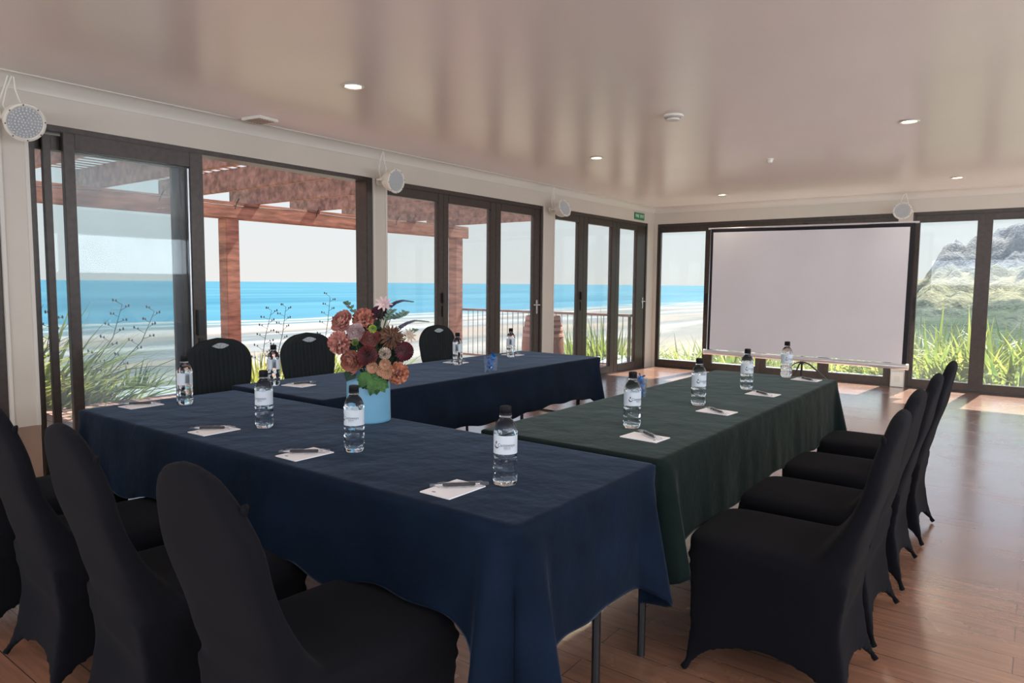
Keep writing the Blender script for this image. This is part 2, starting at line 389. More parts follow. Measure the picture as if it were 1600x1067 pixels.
bifold_left(4, 7.415, 10.04, [(8.03, 8.27), (8.94, 9.17), (9.72, 10.0)], 'dark-framed bifold glass doors nearest the room corner, below the green sign')
# back wall bifolds
def bifold_back(n, x0, x1, panes, label, mirror=False):
    d = sempty('door_%d' % n, label, 'door')
    m = MB(); m.bbox(x0, x0+.03, D+.004, D+.11, 0, HEAD); m.bbox(x1-.03, x1, D+.004, D+.11, 0, HEAD)
    m.bbox(x0+.03, x1-.03, D+.004, D+.11, 2.205, HEAD); m.box(x0+.03, x1-.03, D+.004, D+.11, -.01, .02)
    m.build('door_frame', m_frame, d)
    for i, (g0, g1) in enumerate(panes):
        a = x0+.03 if i == 0 else (panes[i-1][1]+g0)/2
        c = x1-.03 if i == len(panes)-1 else (g1+panes[i+1][0])/2
        lf = leaf(d, 'x', D, .045, a, c, .02, 2.205, (g0-a, c-g1), .085, .10, m_glassB, .06)
        if i == 0: pull(lf, 'x', D+.015, (g1+c)/2 if n == 5 else (a+g0)/2+.01, 1.0, 1.18)
bifold_back(5, -4.86, -1.50, [(-4.81, -4.08), (-3.93, -3.27), (-3.12, -2.41), (-2.27, -1.59)], 'brown bifold glass doors at the far end behind the projector screen')
bifold_back(6, -1.335, 2.2, [(-1.255, -.645), (-.49, .13), (.28, .9), (1.05, 1.7)], 'brown bifold glass doors at the far end looking onto the rocky hill')
slab('wall_end_pier', (2.2, XR, D, D+.16, 0, HEAD), m_wall, 'off-white pier at the right end of the far wall', 'wall')

# ------------------------------------------------------------ ceiling fittings
def downlight(x, y, label, k=1.0):
    t = thing('downlight', label, 'ceiling light', (x, y, H), 0, 'recessed ceiling downlights')
    MB().lathe([(.052, 0), (.062, -.002), (.068, -.006), (.066, -.009), (.058, -.010), (.050, -.006), (.047, -.001)], 32).build('trim_ring', m_whitepl, t)
    MB().lathe([(.001, -.003), (.046, -.003), (.047, -.001), (.047, -.0005)], 32).build('lamp_disc', m_lamp, t)
    l = bpy.data.objects.new('lamp_light', bpy.data.lights.new('lamp_light', 'AREA')); C.objects.link(l); l.parent = t
    l.data.shape = 'DISK'; l.data.size = .09; l.data.spread = 2.6; l.data.energy = LAMP_W*k; l.data.color = (1, .83, .62); l.location = (0, 0, -.012)
downlight(-3.446, 2.938, 'largest round glowing downlight, nearest on the ceiling above the blue table')
downlight(-3.443, 5.90, 'middle glowing downlight of the ocean-side row, above the black chairs')
downlight(-3.437, 9.20, 'small glowing downlight near the room corner, left of the screen', .25)
downlight(-.825, 5.89, 'round glowing downlight at the right, nearest of the right-hand row')
downlight(-.787, 9.15, 'small glowing downlight above the right end of the screen', .5)
for x, y, w_ in ((1.83, 2.94, 'to the right of the nearest visible ones'), (1.83, 5.9, 'farther down the right side of the room'), (-.8, 2.94, 'above the nearest right-hand chair'), (-.8, -.5, 'above the photographer'), (-3.44, -.5, 'behind the near row of chairs'), (1.83, -.5, 'at the right behind the photographer')): downlight(x, y, 'round downlight outside the picture '+w_)
t = thing('smoke_detector', 'round white smoke detector in the middle of the ceiling', 'smoke detector', (-2.155, 4.755, H))
MB().lathe([(.07, 0), (.075, -.006), (.072, -.014), (.052, -.018), (.050, -.030), (.044, -.036), (.001, -.038)], 32).build('detector_body', m_whitepl, t)
MB().lathe([(.0525, -.019), (.054, -.022), (.0525, -.027)], 32).build('vent_ring', mat('detector_grey', (.25, .24, .23), .6), t)
t = thing('ceiling_sensor', 'tiny white sensor on the ceiling beyond the smoke detector', 'sensor', (-2.12, 6.88, H))
MB().lathe([(.035, 0), (.036, -.008), (.03, -.012), (.026, -.034), (.018, -.040), (.001, -.041)], 24).build('sensor_body', m_whitepl, t)
t = thing('ceiling_vent', 'small rectangular slotted ceiling vent close to the ocean-side wall', 'vent', (-4.70, 3.115, H), math.radians(8))
MB().bbox(-.1, .1, -.09, .09, -.02, 0, .005).build('vent_body', m_whitepl, t)
m = MB()
for i in range(6): m.box(-.075, .075, -.07+i*.025, -.06+i*.025, -.0225, -.0195)
m.build('slots', mat('vent_slot_brown', (.28, .22, .17), .6), t, smooth=False)

# exit sign
t = thing('exit_sign', 'small green fire exit sign above the ocean-side doors by the corner', 'sign', (W, 9.73, 2.335))
MB().bbox(0, .012, -.16, .16, -.052, .052, .002).build('sign_panel', m_signg, t)
for wd_, dy in (('FIRE', -.078), ('EXIT', .078)):
    vs, fs = text_bm(wd_, .062)
    MB().add([Vector((.0125+v.z, v.x+dy, v.y)) for v in vs], fs).build('sign_word', m_signw, t, smooth=False)

# ------------------------------------------------------------ wall-mounted LED can lights
def can_light(loc, aim, wall_n, label, cable):
    t = thing('stage_light', label, 'stage light', loc, 0, 'white wall-mounted stage lights')
    q = Vector(aim).to_track_quat('Z', 'Y').to_matrix().to_4x4()
    m = MB(); m.lathe([(.045, -.10), (.062, -.085), (.085, -.05), (.094, -.02), (.094, .028), (.107, .03), (.109, .036), (.107, .044), (.096, .046), (.091, .040), (.001, .038)], 36, q)
    body = m.build('can_housing', m_can, t)
    f = MB(); f.lathe([(.001, .040), (.089, .0405), (.089, .0385)], 36, q)
    lens = f.build('lens_plate', m_led, t)
    g = MB()
    for rr, k in ((0, 1), (.017, 6), (.034, 12), (.051, 18), (.068, 24), (.081, 28)):
        for i in range(k):
            a = 2*PI*i/k; g.ball(q @ Vector((rr*math.cos(a), rr*math.sin(a), .041)), .0058, 6, 4)
    g.build('led_beads', mat('led_bead', (.6, .62, .64), .15, spec=1), lens)
    scr = MB().ball((0, 0, 0), .004, 6, 4).mesh('screw', m_blackm)
    for i in range(8):
        a = 2*PI*i/8+.2; link('screw', scr, body, q @ Vector((.1*math.cos(a), .1*math.sin(a), .047)))
    n = Vector(wall_n); back = -n*.19
    side = Vector((0, 0, 1)).cross(n); m = MB()
    e = q @ Vector((0, 0, -.04))
    m.tube([back, back*.75, Vector(e)+side*.105-n*.05, Vector(e)+side*.105], .008, 8)
    m.tube([back*.75, Vector(e)-side*.105-n*.05, Vector(e)-side*.105], .008, 8)
    m.tube([Vector(e)+side*.11, Vector(e)+side*.085], .014, 8); m.tube([Vector(e)-side*.11, Vector(e)-side*.085], .014, 8)
    m.lathe([(.03, 0), (.03, .02)], 16, Matrix.Translation(back) @ n.to_track_quat('Z', 'Y').to_matrix().to_4x4())
    m.build('bracket', m_can, t)
    m = MB()
    for pts in cable: m.tube([Vector(p) for p in pts], .004, 6)
    m.build('cable', m_whitepl, t)
def loops(n, h):
    s = Vector((0, 0, 1)).cross(Vector(n)); b = -Vector(n)*.13
    def p(u, z): return b+s*u+Vector((0, 0, z))
    return [[p(-.02, .02), p(-.05, .10), p(-.03, .19), p(.0, h)], [p(.02, .05), p(.04, .12), p(.015, .2), p(.01, h)]]
LX = W+.20
can_light((LX, 1.585, 2.205), (.88, .02, -.34), (1, 0, 0), 'round white stage light at the extreme left above the first pillar', loops((1, 0, 0), .27)+[[(-.13, -.06, .02), (-.13, -.075, .1), (-.13, -.04, .2), (-.13, -.02, .27)]])
can_light((LX, 4.47, 2.215), (.95, .05, -.12), (1, 0, 0), 'round white stage light on the second pillar, above the flowers', loops((1, 0, 0), .27))
can_light((LX, 7.285, 2.215), (.9, -.12, .25), (1, 0, 0), 'round white stage light on the third pillar, tilted slightly upward', loops((1, 0, 0), .27))
can_light((-1.43, D-.20, 2.25), (.05, -.95, .1), (0, -1, 0), 'round white stage light on the far wall over the screen corner', loops((0, -1, 0), .24))

# power outlet on the back pillar
t = thing('power_outlet', 'white power outlet box at the foot of the far pillar', 'outlet', (-1.417, D, 0))
MB().bbox(-.072, .072, -.03, 0, .005, .20, .004).build('outlet_box', m_whitepl, t)
m = MB(); m.bbox(-.03, .03, -.034, -.029, .07, .14, .002); m.build('switch_plate', m_can, t)

# ============================================================ TABLES AND CLOTHS
def cloth(name, x0, x1, y0, y1, m_, label, hem, seed, corner_extra=.14, z=.745, lumps=()):
    r = random.Random(seed); R = .025
    L = [(x1-x0-2*R), (y1-y0-2*R), (x1-x0-2*R), (y1-y0-2*R)]; arc = PI/2*R
    # perimeter samples: (point, outward normal, signed distance from nearest corner, side)
    per = []
    corners = [(x1-R, y0+R, -PI/2), (x1-R, y1-R, 0), (x0+R, y1-R, PI/2), (x0+R, y0+R, PI)]
    segs = [((x0+R, y0), (x1-R, y0), (0, -1)), ((x1, y0+R), (x1, y1-R), (1, 0)), ((x1-R, y1), (x0+R, y1), (0, 1)), ((x0, y1-R), (x0, y0+R), (-1, 0))]
    for i in range(4):
        (ax, ay), (bx, by), n = segs[i]; Ls = L[i]; k = int(Ls/.018)
        for j in range(k):
            u = j/k; per.append((ax+(bx-ax)*u, ay+(by-ay)*u, n[0], n[1], min(u, 1-u)*Ls+R, i, u*Ls))
        cx, cy, a0 = corners[i]
        for j in range(6):
            a = a0+PI/2*j/6; dd = abs(j-3)/3*R*.9
            per.append((cx+R*math.cos(a), cy+R*math.sin(a), math.cos(a), math.sin(a), dd, i, 0))
    N = len(per); ph = [r.uniform(0, 6.28) for _ in range(8)]
    vs = []; NV = 26
    acc = 0; pos = [0]
    for i in range(1, N): acc += math.hypot(per[i][0]-per[i-1][0], per[i][1]-per[i-1][1]); pos.append(acc)
    def out(i, v):
        x, y, nx, ny, dc, sd, u = per[i]; s = pos[i]
        f = .35*math.sin(s*9+ph[0])+.3*math.sin(s*17+ph[1]+1.2*v)+.2*math.sin(s*31+ph[2])+.15*math.sin(s*47+ph[3])
        base = .006+.012*v+f*.006*v**.8
        ridge = math.exp(-((dc-.065)/.034)**2); rec = math.exp(-(dc/.030)**2)
        return base+.075*v*ridge-.062*v**.7*rec
    def hemz(i):
        x, y, nx, ny, dc, sd, u = per[i]
        h = hem+.012*math.sin(pos[i]*5+ph[4])+.006*math.sin(pos[i]*21+ph[5])
        h -= corner_extra*math.exp(-(dc/.10)**2)
        for (lx, ly, rad, dz) in lumps: h += dz*math.exp(-(((x-lx)**2+(y-ly)**2)/rad**2)**2)
        return h
    rows = []
    for (ins, zz) in ((.021, 0), (.015, .0), (.008, -.0012)):
        rows.append([(per[i][0]-per[i][2]*ins, per[i][1]-per[i][3]*ins, z+zz) for i in range(N)])
    rows.append([(per[i][0]+per[i][2]*.001, per[i][1]+per[i][3]*.001, z-.006) for i in range(N)])
    for k in range(1, NV+1):
        v = k/NV; row = []
        for i in range(N):
            o = out(i, v); row.append((per[i][0]+per[i][2]*o, per[i][1]+per[i][3]*o, z-.012-(z-.012-hemz(i))*v))
        rows.append(row)
    m = MB(); vs = [p for row in rows for p in row]
    fs = [(a*N+i, a*N+(i+1) % N, (a+1)*N+(i+1) % N, (a+1)*N+i) for a in range(len(rows)-1) for i in range(N)]
    mx_, my_ = (x0+x1)/2, (y0+y1)/2; prev = 0
    for f in (.97, .85, .65, .45, .25, .08):
        o_ = len(vs); vs += [(mx_+(p[0]-mx_)*f, my_+(p[1]-my_)*f, z) for p in rows[0]]
        fs += [(prev+(i+1) % N, prev+i, o_+i, o_+(i+1) % N) for i in range(N)]; prev = o_
    vs.append((mx_, my_, z)); fs += [(prev+(i+1) % N, prev+i, len(vs)-1) for i in range(N)]
    m.add(vs, fs)
    o = m.build(name, m_, angle=80)
    sol = o.modifiers.new('thickness', 'SOLIDIFY'); sol.thickness = .0015; sol.offset = -1
    return tag(o, label, 'tablecloth')
def table(x0, x1, y0, y1, label, splits, axis):
    t = thing('folding_table', label, 'table', ((x0+x1)/2, (y0+y1)/2, 0)); cx, cy = (x0+x1)/2, (y0+y1)/2
    MB().bbox(x0-cx, x1-cx, y0-cy, y1-cy, .708, .741, .01).build('tabletop', m_tabletop, t)
    L = (x1-x0) if axis == 'x' else (y1-y0); wd = (y1-y0) if axis == 'x' else (x1-x0)
    for s in (-1, 1):
        def P(u, v, z): return (u, v, z) if axis == 'x' else (v, u, z)
        u = s*(L/2-.12); a = wd/2-.10
        for q in (-1, 1):
            MB().tube([P(u, q*a, .71), P(u, q*a, .0)], .014, 10).build('leg', m_blackm, t)
        MB().tube([P(u, -a, .30), P(u, a, .30)], .012, 10).tube([P(u, -a, .52), P(u, a, .52)], .010, 10).build('cross_bar', m_steel, t)
table(-3.25, -.94, 1.27, 1.97, 'folding table under the navy cloth nearest the camera', 1, 'x')
table(-3.41, -2.68, 2.08, 4.67, 'folding table under the cloth along the ocean-side windows', 1, 'y')
table(-1.66, -.95, 2.05, 4.47, 'folding table under the green-black cloth on the right', 1, 'y')
AX = [-3.16, -2.55, -1.93, -1.29]
cloth('tablecloth', -3.27, -.92, 1.25, 1.99, m_navy, 'navy blue tablecloth on the nearest cross table with the flowers', .425, 3, lumps=[(x, 1.25, .27, .055) for x in AX])
cloth('tablecloth', -3.43, -2.66, 2.06, 4.69, m_navy2, 'dark navy tablecloth on the table along the ocean-side windows', .455, 4, lumps=[(-3.43, y, .25, .03) for y in (2.35, 2.99, 3.65, 4.3)])
cloth('tablecloth', -1.68, -.93, 2.03, 4.49, m_green, 'green-black tablecloth on the right-hand table beside four covered chairs', .445, 5)

# ============================================================ CHAIRS
def lerp_tab(tab, z):
    for (a, va), (b_, vb) in zip(tab, tab[1:]):
        if z <= b_:
            u = (z-a)/(b_-a); u = max(0, u); u = u*u*(3-2*u)*.5+u*.5; return va+(vb-va)*u
    return tab[-1][1]
REAR = [(0, -.250), (.14, -.214), (.25, -.196), (.40, -.212), (.52, -.240), (.73, -.295), (.93, -.332), (1, -.34)]
def rrect(hx, y0, y1, z, n=40, e=5.0):
    cy, hy = (y0+y1)/2, (y1-y0)/2; ring = []
    for k in range(n):
        a = 2*PI*k/n; c, s = math.cos(a), math.sin(a)
        ring.append((hx*math.copysign(abs(c)**(2/e), c), cy+hy*math.copysign(abs(s)**(2/e), s), z))
    return ring
def loft(m, rings):
    n = len(rings[0]); vs = [p for r in rings for p in r]
    fs = [(i*n+k, i*n+(k+1) % n, (i+1)*n+(k+1) % n, (i+1)*n+k) for i in range(len(rings)-1) for k in range(n)]
    fs += [tuple(range(n)), tuple((len(rings)-1)*n+k for k in range(n))]; m.add(vs, fs)
def covered_chair_meshes():
    m = MB(); rings = []
    # backrest slab
    wt = [(.30, .208), (.42, .213), (.52, .210), (.65, .211), (.74, .214), (1, .214)]
    for i in range(29):
        z = .30+.63*i/28; hx = lerp_tab(wt, z)
        if z > .735: hx *= math.sqrt(max(.0025, 1-((z-.735)/.197)**2))
        th = .062-.018*max(0, (z-.6)/.33); yr = lerp_tab(REAR, z)
        if z < .64: th += .085*((.64-max(z, .44))/.20)**2
        k = max(.25, min(1, hx/.10)); rings.append(rrect(hx, yr+th*(1-k)*.5, yr+th-th*(1-k)*.5, z, 40, 4.2))
    loft(m, rings)
    # seat slab
    rings = []
    for z, g in ((.385, -.012), (.395, -.004), (.41, 0), (.44, 0), (.455, -.006), (.464, -.02), (.469, -.05), (.472, -.10)):
        rings.append(rrect(.217+g, -.205-g*.5, .298+g, z, 48, 6))
    loft(m, rings)
    # skirt volume with concave hem arches between the feet
    n = 64; rings = []; zt = .41
    for j in range(21):
        v = j/20; ring = []
        for k in range(n):
            side = k//16; u = (k % 16)/16; arch = max(0, math.sin(PI*u))**.55
            depth = (.145, .10, .105, .10)[side]        # right, front, left, rear
            depth = {0: .11, 1: .13, 2: .11, 3: .095}[side]
            zb = .0+depth*arch; z = zt+(zb-zt)*v
            hx = lerp_tab([(0, .234), (.1, .205), (.24, .200), (.42, .212)], z); yf = lerp_tab([(0, .285), (.12, .272), (.3, .274), (.42, .282)], z)
            yr = lerp_tab(REAR, z); pull_ = .022*math.sin(PI*u)*v
            if side == 0: p = (hx-pull_, yr+(yf-yr)*u)
            elif side == 1: p = (hx-2*hx*u, yf-pull_*.6)
            elif side == 2: p = (-hx+pull_, yf+(yr-yf)*u)
            else: p = (-hx+2*hx*u, yr+pull_*.8)
            ring.append((p[0], p[1], z))
        rings.append(ring)
    last = rings[-1]
    for sc_, dz in ((.86, .03), (.7, .10), (.3, .16), (.02, .17)):
        rings.append([(p[0]*sc_, p[1]*sc_, max(p[2], .0)+dz*(1-(.5 if p[2] > .08 else 0))) for p in last])
    vs = [p for r in rings for p in r]
    fs = [(i*n+k, i*n+(k+1) % n, (i+1)*n+(k+1) % n, (i+1)*n+k) for i in range(len(rings)-1) for k in range(n)]
    fs += [tuple(range(n)), tuple((len(rings)-1)*n+k for k in range(n))]; m.add(vs, fs)
    for sx_ in (-1, 1):      # foot pockets
        for yy in (-.238, .272): m.ball((sx_*.224, yy, .016), .017, 10, 8, (1, 1.1, 1))
    me = m.mesh('tmp', m_black)
    o = bpy.data.objects.new('tmp', me); sc.collection.objects.link(o)
    rm = o.modifiers.new('r', 'REMESH'); rm.mode = 'VOXEL'; rm.voxel_size = .0085
    sm = o.modifiers.new('s', 'SMOOTH'); sm.iterations = 18; sm.factor = .5
    dg = bpy.context.evaluated_depsgraph_get(); me2 = bpy.data.meshes.new_from_object(o.evaluated_get(dg))
    bpy.data.objects.remove(o)
    V = [v.co.copy() for v in me2.vertices]; N = [v.normal.copy() for v in me2.vertices]
    # taut-fabric wrinkles at the seat/back junction
    for i, v in enumerate(V):
        if v.z < .012: v.z = max(v.z, .0005)
        k = math.exp(-((v.z-.36)/.05)**2)
        V[i] = v+N[i]*.0035*k*math.sin(v.z*130+v.y*22)*(1 if v.y > -.12 else .3)
    groups = {'seat': [], 'backrest': [], 'skirt': []}
    for p in me2.polygons:
        c = sum((V[i] for i in p.vertices), Vector())/len(p.vertices)
        if c.z > .385 and c.y < -.17+(.0 if c.z < .5 else 1): groups['backrest'].append(tuple(p.vertices))
        elif c.z > .385: groups['seat'].append(tuple(p.vertices))
        else: groups['skirt'].append(tuple(p.vertices))
    out = {}
    for g, fl in groups.items():
        used = sorted({i for f in fl for i in f}); mp = {a: b_ for b_, a in enumerate(used)}
        q = bpy.data.meshes.new(g); q.from_pydata([V[i] for i in used], [], [[mp[i] for i in f] for f in fl]); q.materials.append(m_black)
        q.polygons.foreach_set('use_smooth', [True]*len(q.polygons)); q.update()
        q.normals_split_custom_set_from_vertices([N[i] for i in used]); out[g] = q
    return out
CM = covered_chair_meshes()
def tuck_mesh():
    m = MB(); m.ball((0, 0, 0), .010, 10, 8, (.9, .8, 1.3)); m.ball((.005, .003, .009), .006, 8, 6, (1.2, .8, 1)); m.ball((-.003, -.003, -.011), .006, 8, 6, (1, 1, 1.5))
    return m.mesh('fabric_tuck', m_black)
TK = tuck_mesh()
def covered_chair(x, y, rz, label, group):
    t = thing('covered_chair', label, 'chair', (x, y, 0), rz, group)
    for n in ('backrest', 'seat', 'skirt'): link(n, CM[n], t)
    for s in (-1, 1): link('fabric_tuck', TK, t, (s*.166, -.283, .855))
    return t
GA, GC, GB = 'black covered chairs along the near side of the navy table', 'black covered chairs on the right of the green-black table', 'ribbed black chairs along the ocean-side windows'
for x, y, a, l in zip((-3.16, -2.55, -1.985, -1.36), (1.03, 1.04, 1.04, 1.04), (0, -3, -5, -3), ('black covered chair at the far left corner of the navy table, mostly outside the picture',
        'black fabric-covered chair cut by the left edge of the picture, in the near row', 'black fabric-covered chair in the near row, middle of the three big backs at lower left',
        'black fabric-covered chair with the largest rounded back, rightmost of the near row')):
    covered_chair(x, y, math.radians(a), l, GA)
for y, a, l in zip((2.40, 2.95, 3.54, 4.20), (1, -1, 1, 0), ('nearest black covered chair on the right of the green-black table', 'second black covered chair from the camera on the right-hand side',
        'third black covered chair from the camera on the right-hand side', 'farthest black covered chair on the right, nearest the screen')):
    covered_chair(-.62 if y < 2.5 else -.64, y, math.radians(90+a), l, GC)

def ribbed_chair(x, y, rz, label):
    t = thing('banquet_chair', label, 'chair', (x, y, 0), rz, GB)
    def hw(z):
        a = lerp_tab([(.44, .165), (.60, .188), (.72, .214), (.80, .222), (1, .222)], z)
        if z > .80: a *= math.sqrt(max(.0004, 1-((z-.80)/.152)**2))**.85
        return a
    def yc(z): return -.235-(z-.45)*.10
    NX, NZ = 84, 40; m = MB(); F = []; Bk = []
    def hole(xx, z): return (xx/.052)**2+((z-.912-.010*0)/.013)**2
    for j in range(NZ+1):
        z = .44+.512*j/NZ; h = hw(z)
        for i in range(NX+1):
            u = -1+2*i/NX; xx = h*u; edge = (1-abs(u)**8)*(1 if z < .93 else max(.25, (.953-z)/.023))
            rib = .0035*math.cos(xx*2*PI/.030) if z < .885 else 0
            th = .020*edge+.004
            F.append((xx, yc(z)+th+rib*edge, z)); Bk.append((xx, yc(z)-th*.8, z))
    n = len(F); idx = lambda i, j: j*(NX+1)+i
    fs = []
    for j in range(NZ):
        for i in range(NX):
            fs.append((idx(i, j), idx(i+1, j), idx(i+1, j+1), idx(i, j+1))); fs.append((n+idx(i, j), n+idx(i, j+1), n+idx(i+1, j+1), n+idx(i+1, j)))
    for j in range(NZ):
        for i in (0, NX): fs.append((idx(i, j), idx(i, j+1), n+idx(i, j+1), n+idx(i, j)))
    for i in range(NX):
        for j in (0, NZ): fs.append((idx(i, j), idx(i+1, j), n+idx(i+1, j), n+idx(i, j)))
    bk = m.add(F+Bk, fs).build('backrest', m_rib, t)
    # lens-shaped grip inlay below the crown
    m = MB()
    top = [(-.058+.116*i/16, .905+.017*math.sin(PI*i/16)) for i in range(17)]; bot = [(.058-.116*i/16, .905-.017*math.sin(PI*i/16)) for i in range(1, 16)]
    out = top+bot; k = len(out)
    m.add([(a, yc(b_)+.0255, b_) for a, b_ in out]+[(a, yc(b_)+.015, b_) for a, b_ in out], [tuple(range(k))]+[(i, (i+1) % k, k+(i+1) % k, k+i) for i in range(k)])
    m.build('grip_inlay', m_inlay, bk, smooth=False)
    m = MB(); rings = []
    for z, g in ((.40, -.01), (.41, 0), (.44, 0), (.458, -.01), (.468, -.04)): rings.append(rrect(.21+g, -.215-g*.5, .23+g, z, 40, 5))
    loft(m, rings); m.build('seat', m_rib, t)
    for sx_ in (-1, 1):
        MB().tube([(sx_*.19, .2, .41), (sx_*.195, .22, 0)], .011, 8).build('leg', m_blackm, t)
        MB().tube([(sx_*.17, -.24, .60), (sx_*.18, -.22, .40), (sx_*.195, -.255, 0)], .011, 8).build('leg', m_blackm, t)
m_inlay = mat('speckled_grip', (.30, .34, .37), .5, var=(220, .9))
for y, a, l in zip((2.35, 2.99, 3.65, 4.30), (-88, -91, -90, -89), ('ribbed black chair leftmost along the windows, in front of the timber post', 'ribbed black chair just left of the flowers, second along the windows',
        'ribbed black chair hidden behind the flower bouquet by the windows', 'ribbed black chair right of the flowers, farthest along the windows')):
    ribbed_chair(-3.735, y, math.radians(a), l)

# ============================================================ BOTTLES
def bottle_meshes():
    out = {}
    prof = [(.001, .004), (.018, .003), (.024, .0005), (.029, .002), (.032, .009), (.0335, .018), (.0335, .028), (.0312, .038), (.0325, .046), (.0335, .055), (.0325, .064), (.0310, .072), (.0328, .080), (.0335, .084),
            (.0328, .087), (.0322, .090), (.0322, .143), (.0335, .147), (.0330, .152), (.031, .160), (.0265, .171), (.0205, .180), (.0155, .186), (.0135, .190), (.0130, .197)]
    def bump(a, z):
        if z < .030: return .045*math.cos(5*a)*(1-z/.030)
        if .03 < z < .083: return .028*math.sin(3*a+z*120)
        return 0
    out['bottle_body'] = MB().lathe(prof, 60, None, bump).mesh('bottle_body', m_water, True, 60)
    out['neck_ring'] = MB().lathe([(.0135, .190), (.0175, .1905), (.0178, .193), (.0138, .1945)], 32).mesh('neck_ring', m_clear2)
    def ridges(a, z): return .02*math.cos(30*a) if z < .213 else 0
    out['cap'] = MB().lathe([(.0150, .195), (.0162, .1955), (.0162, .200), (.0150, .201), (.0158, .203), (.0160, .215), (.0150, .2185), (.012, .2195), (.001, .2195)], 90, None, ridges).mesh('cap', m_cap, True, 50)
    R = .0329; a0, a1 = -2.85, 2.85; m = MB()
    m.grid(lambda u, v: (R*math.cos(a0+(a1-a0)*u), R*math.sin(a0+(a1-a0)*u), .0905+.051*v), 64, 2)
    m.grid(lambda u, v: ((R-.0004)*math.cos(a0+(a1-a0)*u), (R-.0004)*math.sin(a0+(a1-a0)*u), .0905+.051*v), 64, 2)
    out['paper_label'] = m.mesh('paper_label', m_label)
    m = MB(); R2 = R+.0003
    def wrap(x, y, z, off): a = (x+off)/R2; rr = R2+z; return (rr*math.cos(a), rr*math.sin(a), y)
    for txt, size, off, yy in (('Castaways', .0125, .006, .116), ('RESORT', .0058, .008, .1085), ('castaways resort', .0028, .007, .1045)):
        vs, fs = text_bm(txt, size, .00005); m.add([wrap(v.x, v.y+yy, v.z, off) for v in vs], fs)
    # crescent with a small sail mark left of the word
    cr_ = []
    for i in range(17): a = PI*1.0+PI*.95*i/16; cr_.append((-.024+.0085*math.cos(a), .1145+.0085*math.sin(a)))
    for i in range(16, -1, -1): a = PI*1.0+PI*.95*i/16; cr_.append((-.022+.0080*math.cos(a), .1175+.0078*math.sin(a)))
    k = 17
    vs = [wrap(x, y, 0, 0) for x, y in cr_]
    m.add(vs, [(i, i+1, 2*k-2-i, 2*k-1-i) for i in range(k-1)])
    for pts in ([(-.0255, .1175), (-.0245, .1175), (-.0225, .1255), (-.0275, .127)], [(-.0285, .1195), (-.0265, .1185), (-.0262, .1225), (-.0290, .1225)]):
        m.add([wrap(x, y, 0, 0) for x, y in pts], [(0, 1, 2, 3)])
    out['printing'] = m.mesh('printing', m_print, False)
    return out
m_clear2 = mat('pet_neck', (.8, .85, .9), .1, Transmission_Weight=.9)
BM_ = bottle_meshes()
def bottle(x, y, face, label, group):
    """face: world angle (deg) the middle of the label looks towards"""
    t = thing('water_bottle', label, 'bottle', (x, y, .7455), math.radians(face), group)
    for n in ('bottle_body', 'neck_ring', 'cap'): link(n, BM_[n], t)
    p = link('paper_label', BM_['paper_label'], t); link('printing', BM_['printing'], p)
    return t
cam_ang = lambda x, y: math.degrees(math.atan2(-y, -x))
GBt = 'water bottles on the tables'
for x, y, off, l in [
    (-1.155, 1.512, -4, 'water bottle nearest the camera on the navy table, its label facing the viewer'),
    (-1.773, 1.502, -30, 'water bottle standing in front of the blue vase'),
    (-2.330, 1.537, -42, 'water bottle on the navy table, second from its left end'),
    (-3.043, 1.608, 200, 'water bottle at the left end of the navy table, before the leftmost ribbed chair'),
    (-3.240, 2.200, 185, 'water bottle on the window-side table just left of the flowers'),
    (-3.140, 3.565, 170, 'water bottle on the window-side table to the left of the blue sweets glass'),
    (-3.165, 4.200, 175, 'farthest water bottle on the window-side table'),
    (-1.238, 2.430, 30, 'water bottle nearest the camera on the green-black table, blue glass behind it'),
    (-1.236, 3.090, 38, 'second water bottle along the green-black table'),
    (-1.226, 3.730, 40, 'third water bottle along the green-black table'),
    (-1.206, 4.395, 42, 'farthest water bottle on the green-black table, nearest the projector screen')]:
    bottle(x, y, cam_ang(x, y)+off, l, GBt)

# ============================================================ NOTEPADS AND PENS
def pen_meshes():
    o = {}
    o['pen_barrel'] = MB().lathe([(.001, -.045), (.0045, -.044), (.0052, -.03), (.0052, .038), (.0045, .043), (.001, .044)], 14, Matrix.Rotation(PI/2, 4, 'Y')).mesh('pen_barrel', m_cap)
    o['pen_tip'] = MB().lathe([(.0008, -.068), (.002, -.060), (.0042, -.046), (.001, -.044)], 12, Matrix.Rotation(PI/2, 4, 'Y')).lathe([(.001, .043), (.0028, .044), (.0028, .056), (.001, .057)], 12, Matrix.Rotation(PI/2, 4, 'Y')).mesh('pen_tip', m_steel)
    r = random.Random(2); m = MB()
    def f(s):
        def g(u, v):
            x = -.080+.160*u; y = (-1+2*v)*.013*(1+.25*math.sin(x*120)); z = s*(.0068*(1-(2*v-1)**2)**.5*(1 if .12 < u < .9 else .4))+.0008*math.sin(x*260+v*9)
            return (x, y, z)
        return g
    m.grid(f(1), 28, 6); m.grid(f(-1), 28, 6)
    o['clear_wrapper'] = m.mesh('clear_wrapper', m_clear, True, 25)
    return o
PM = pen_meshes()
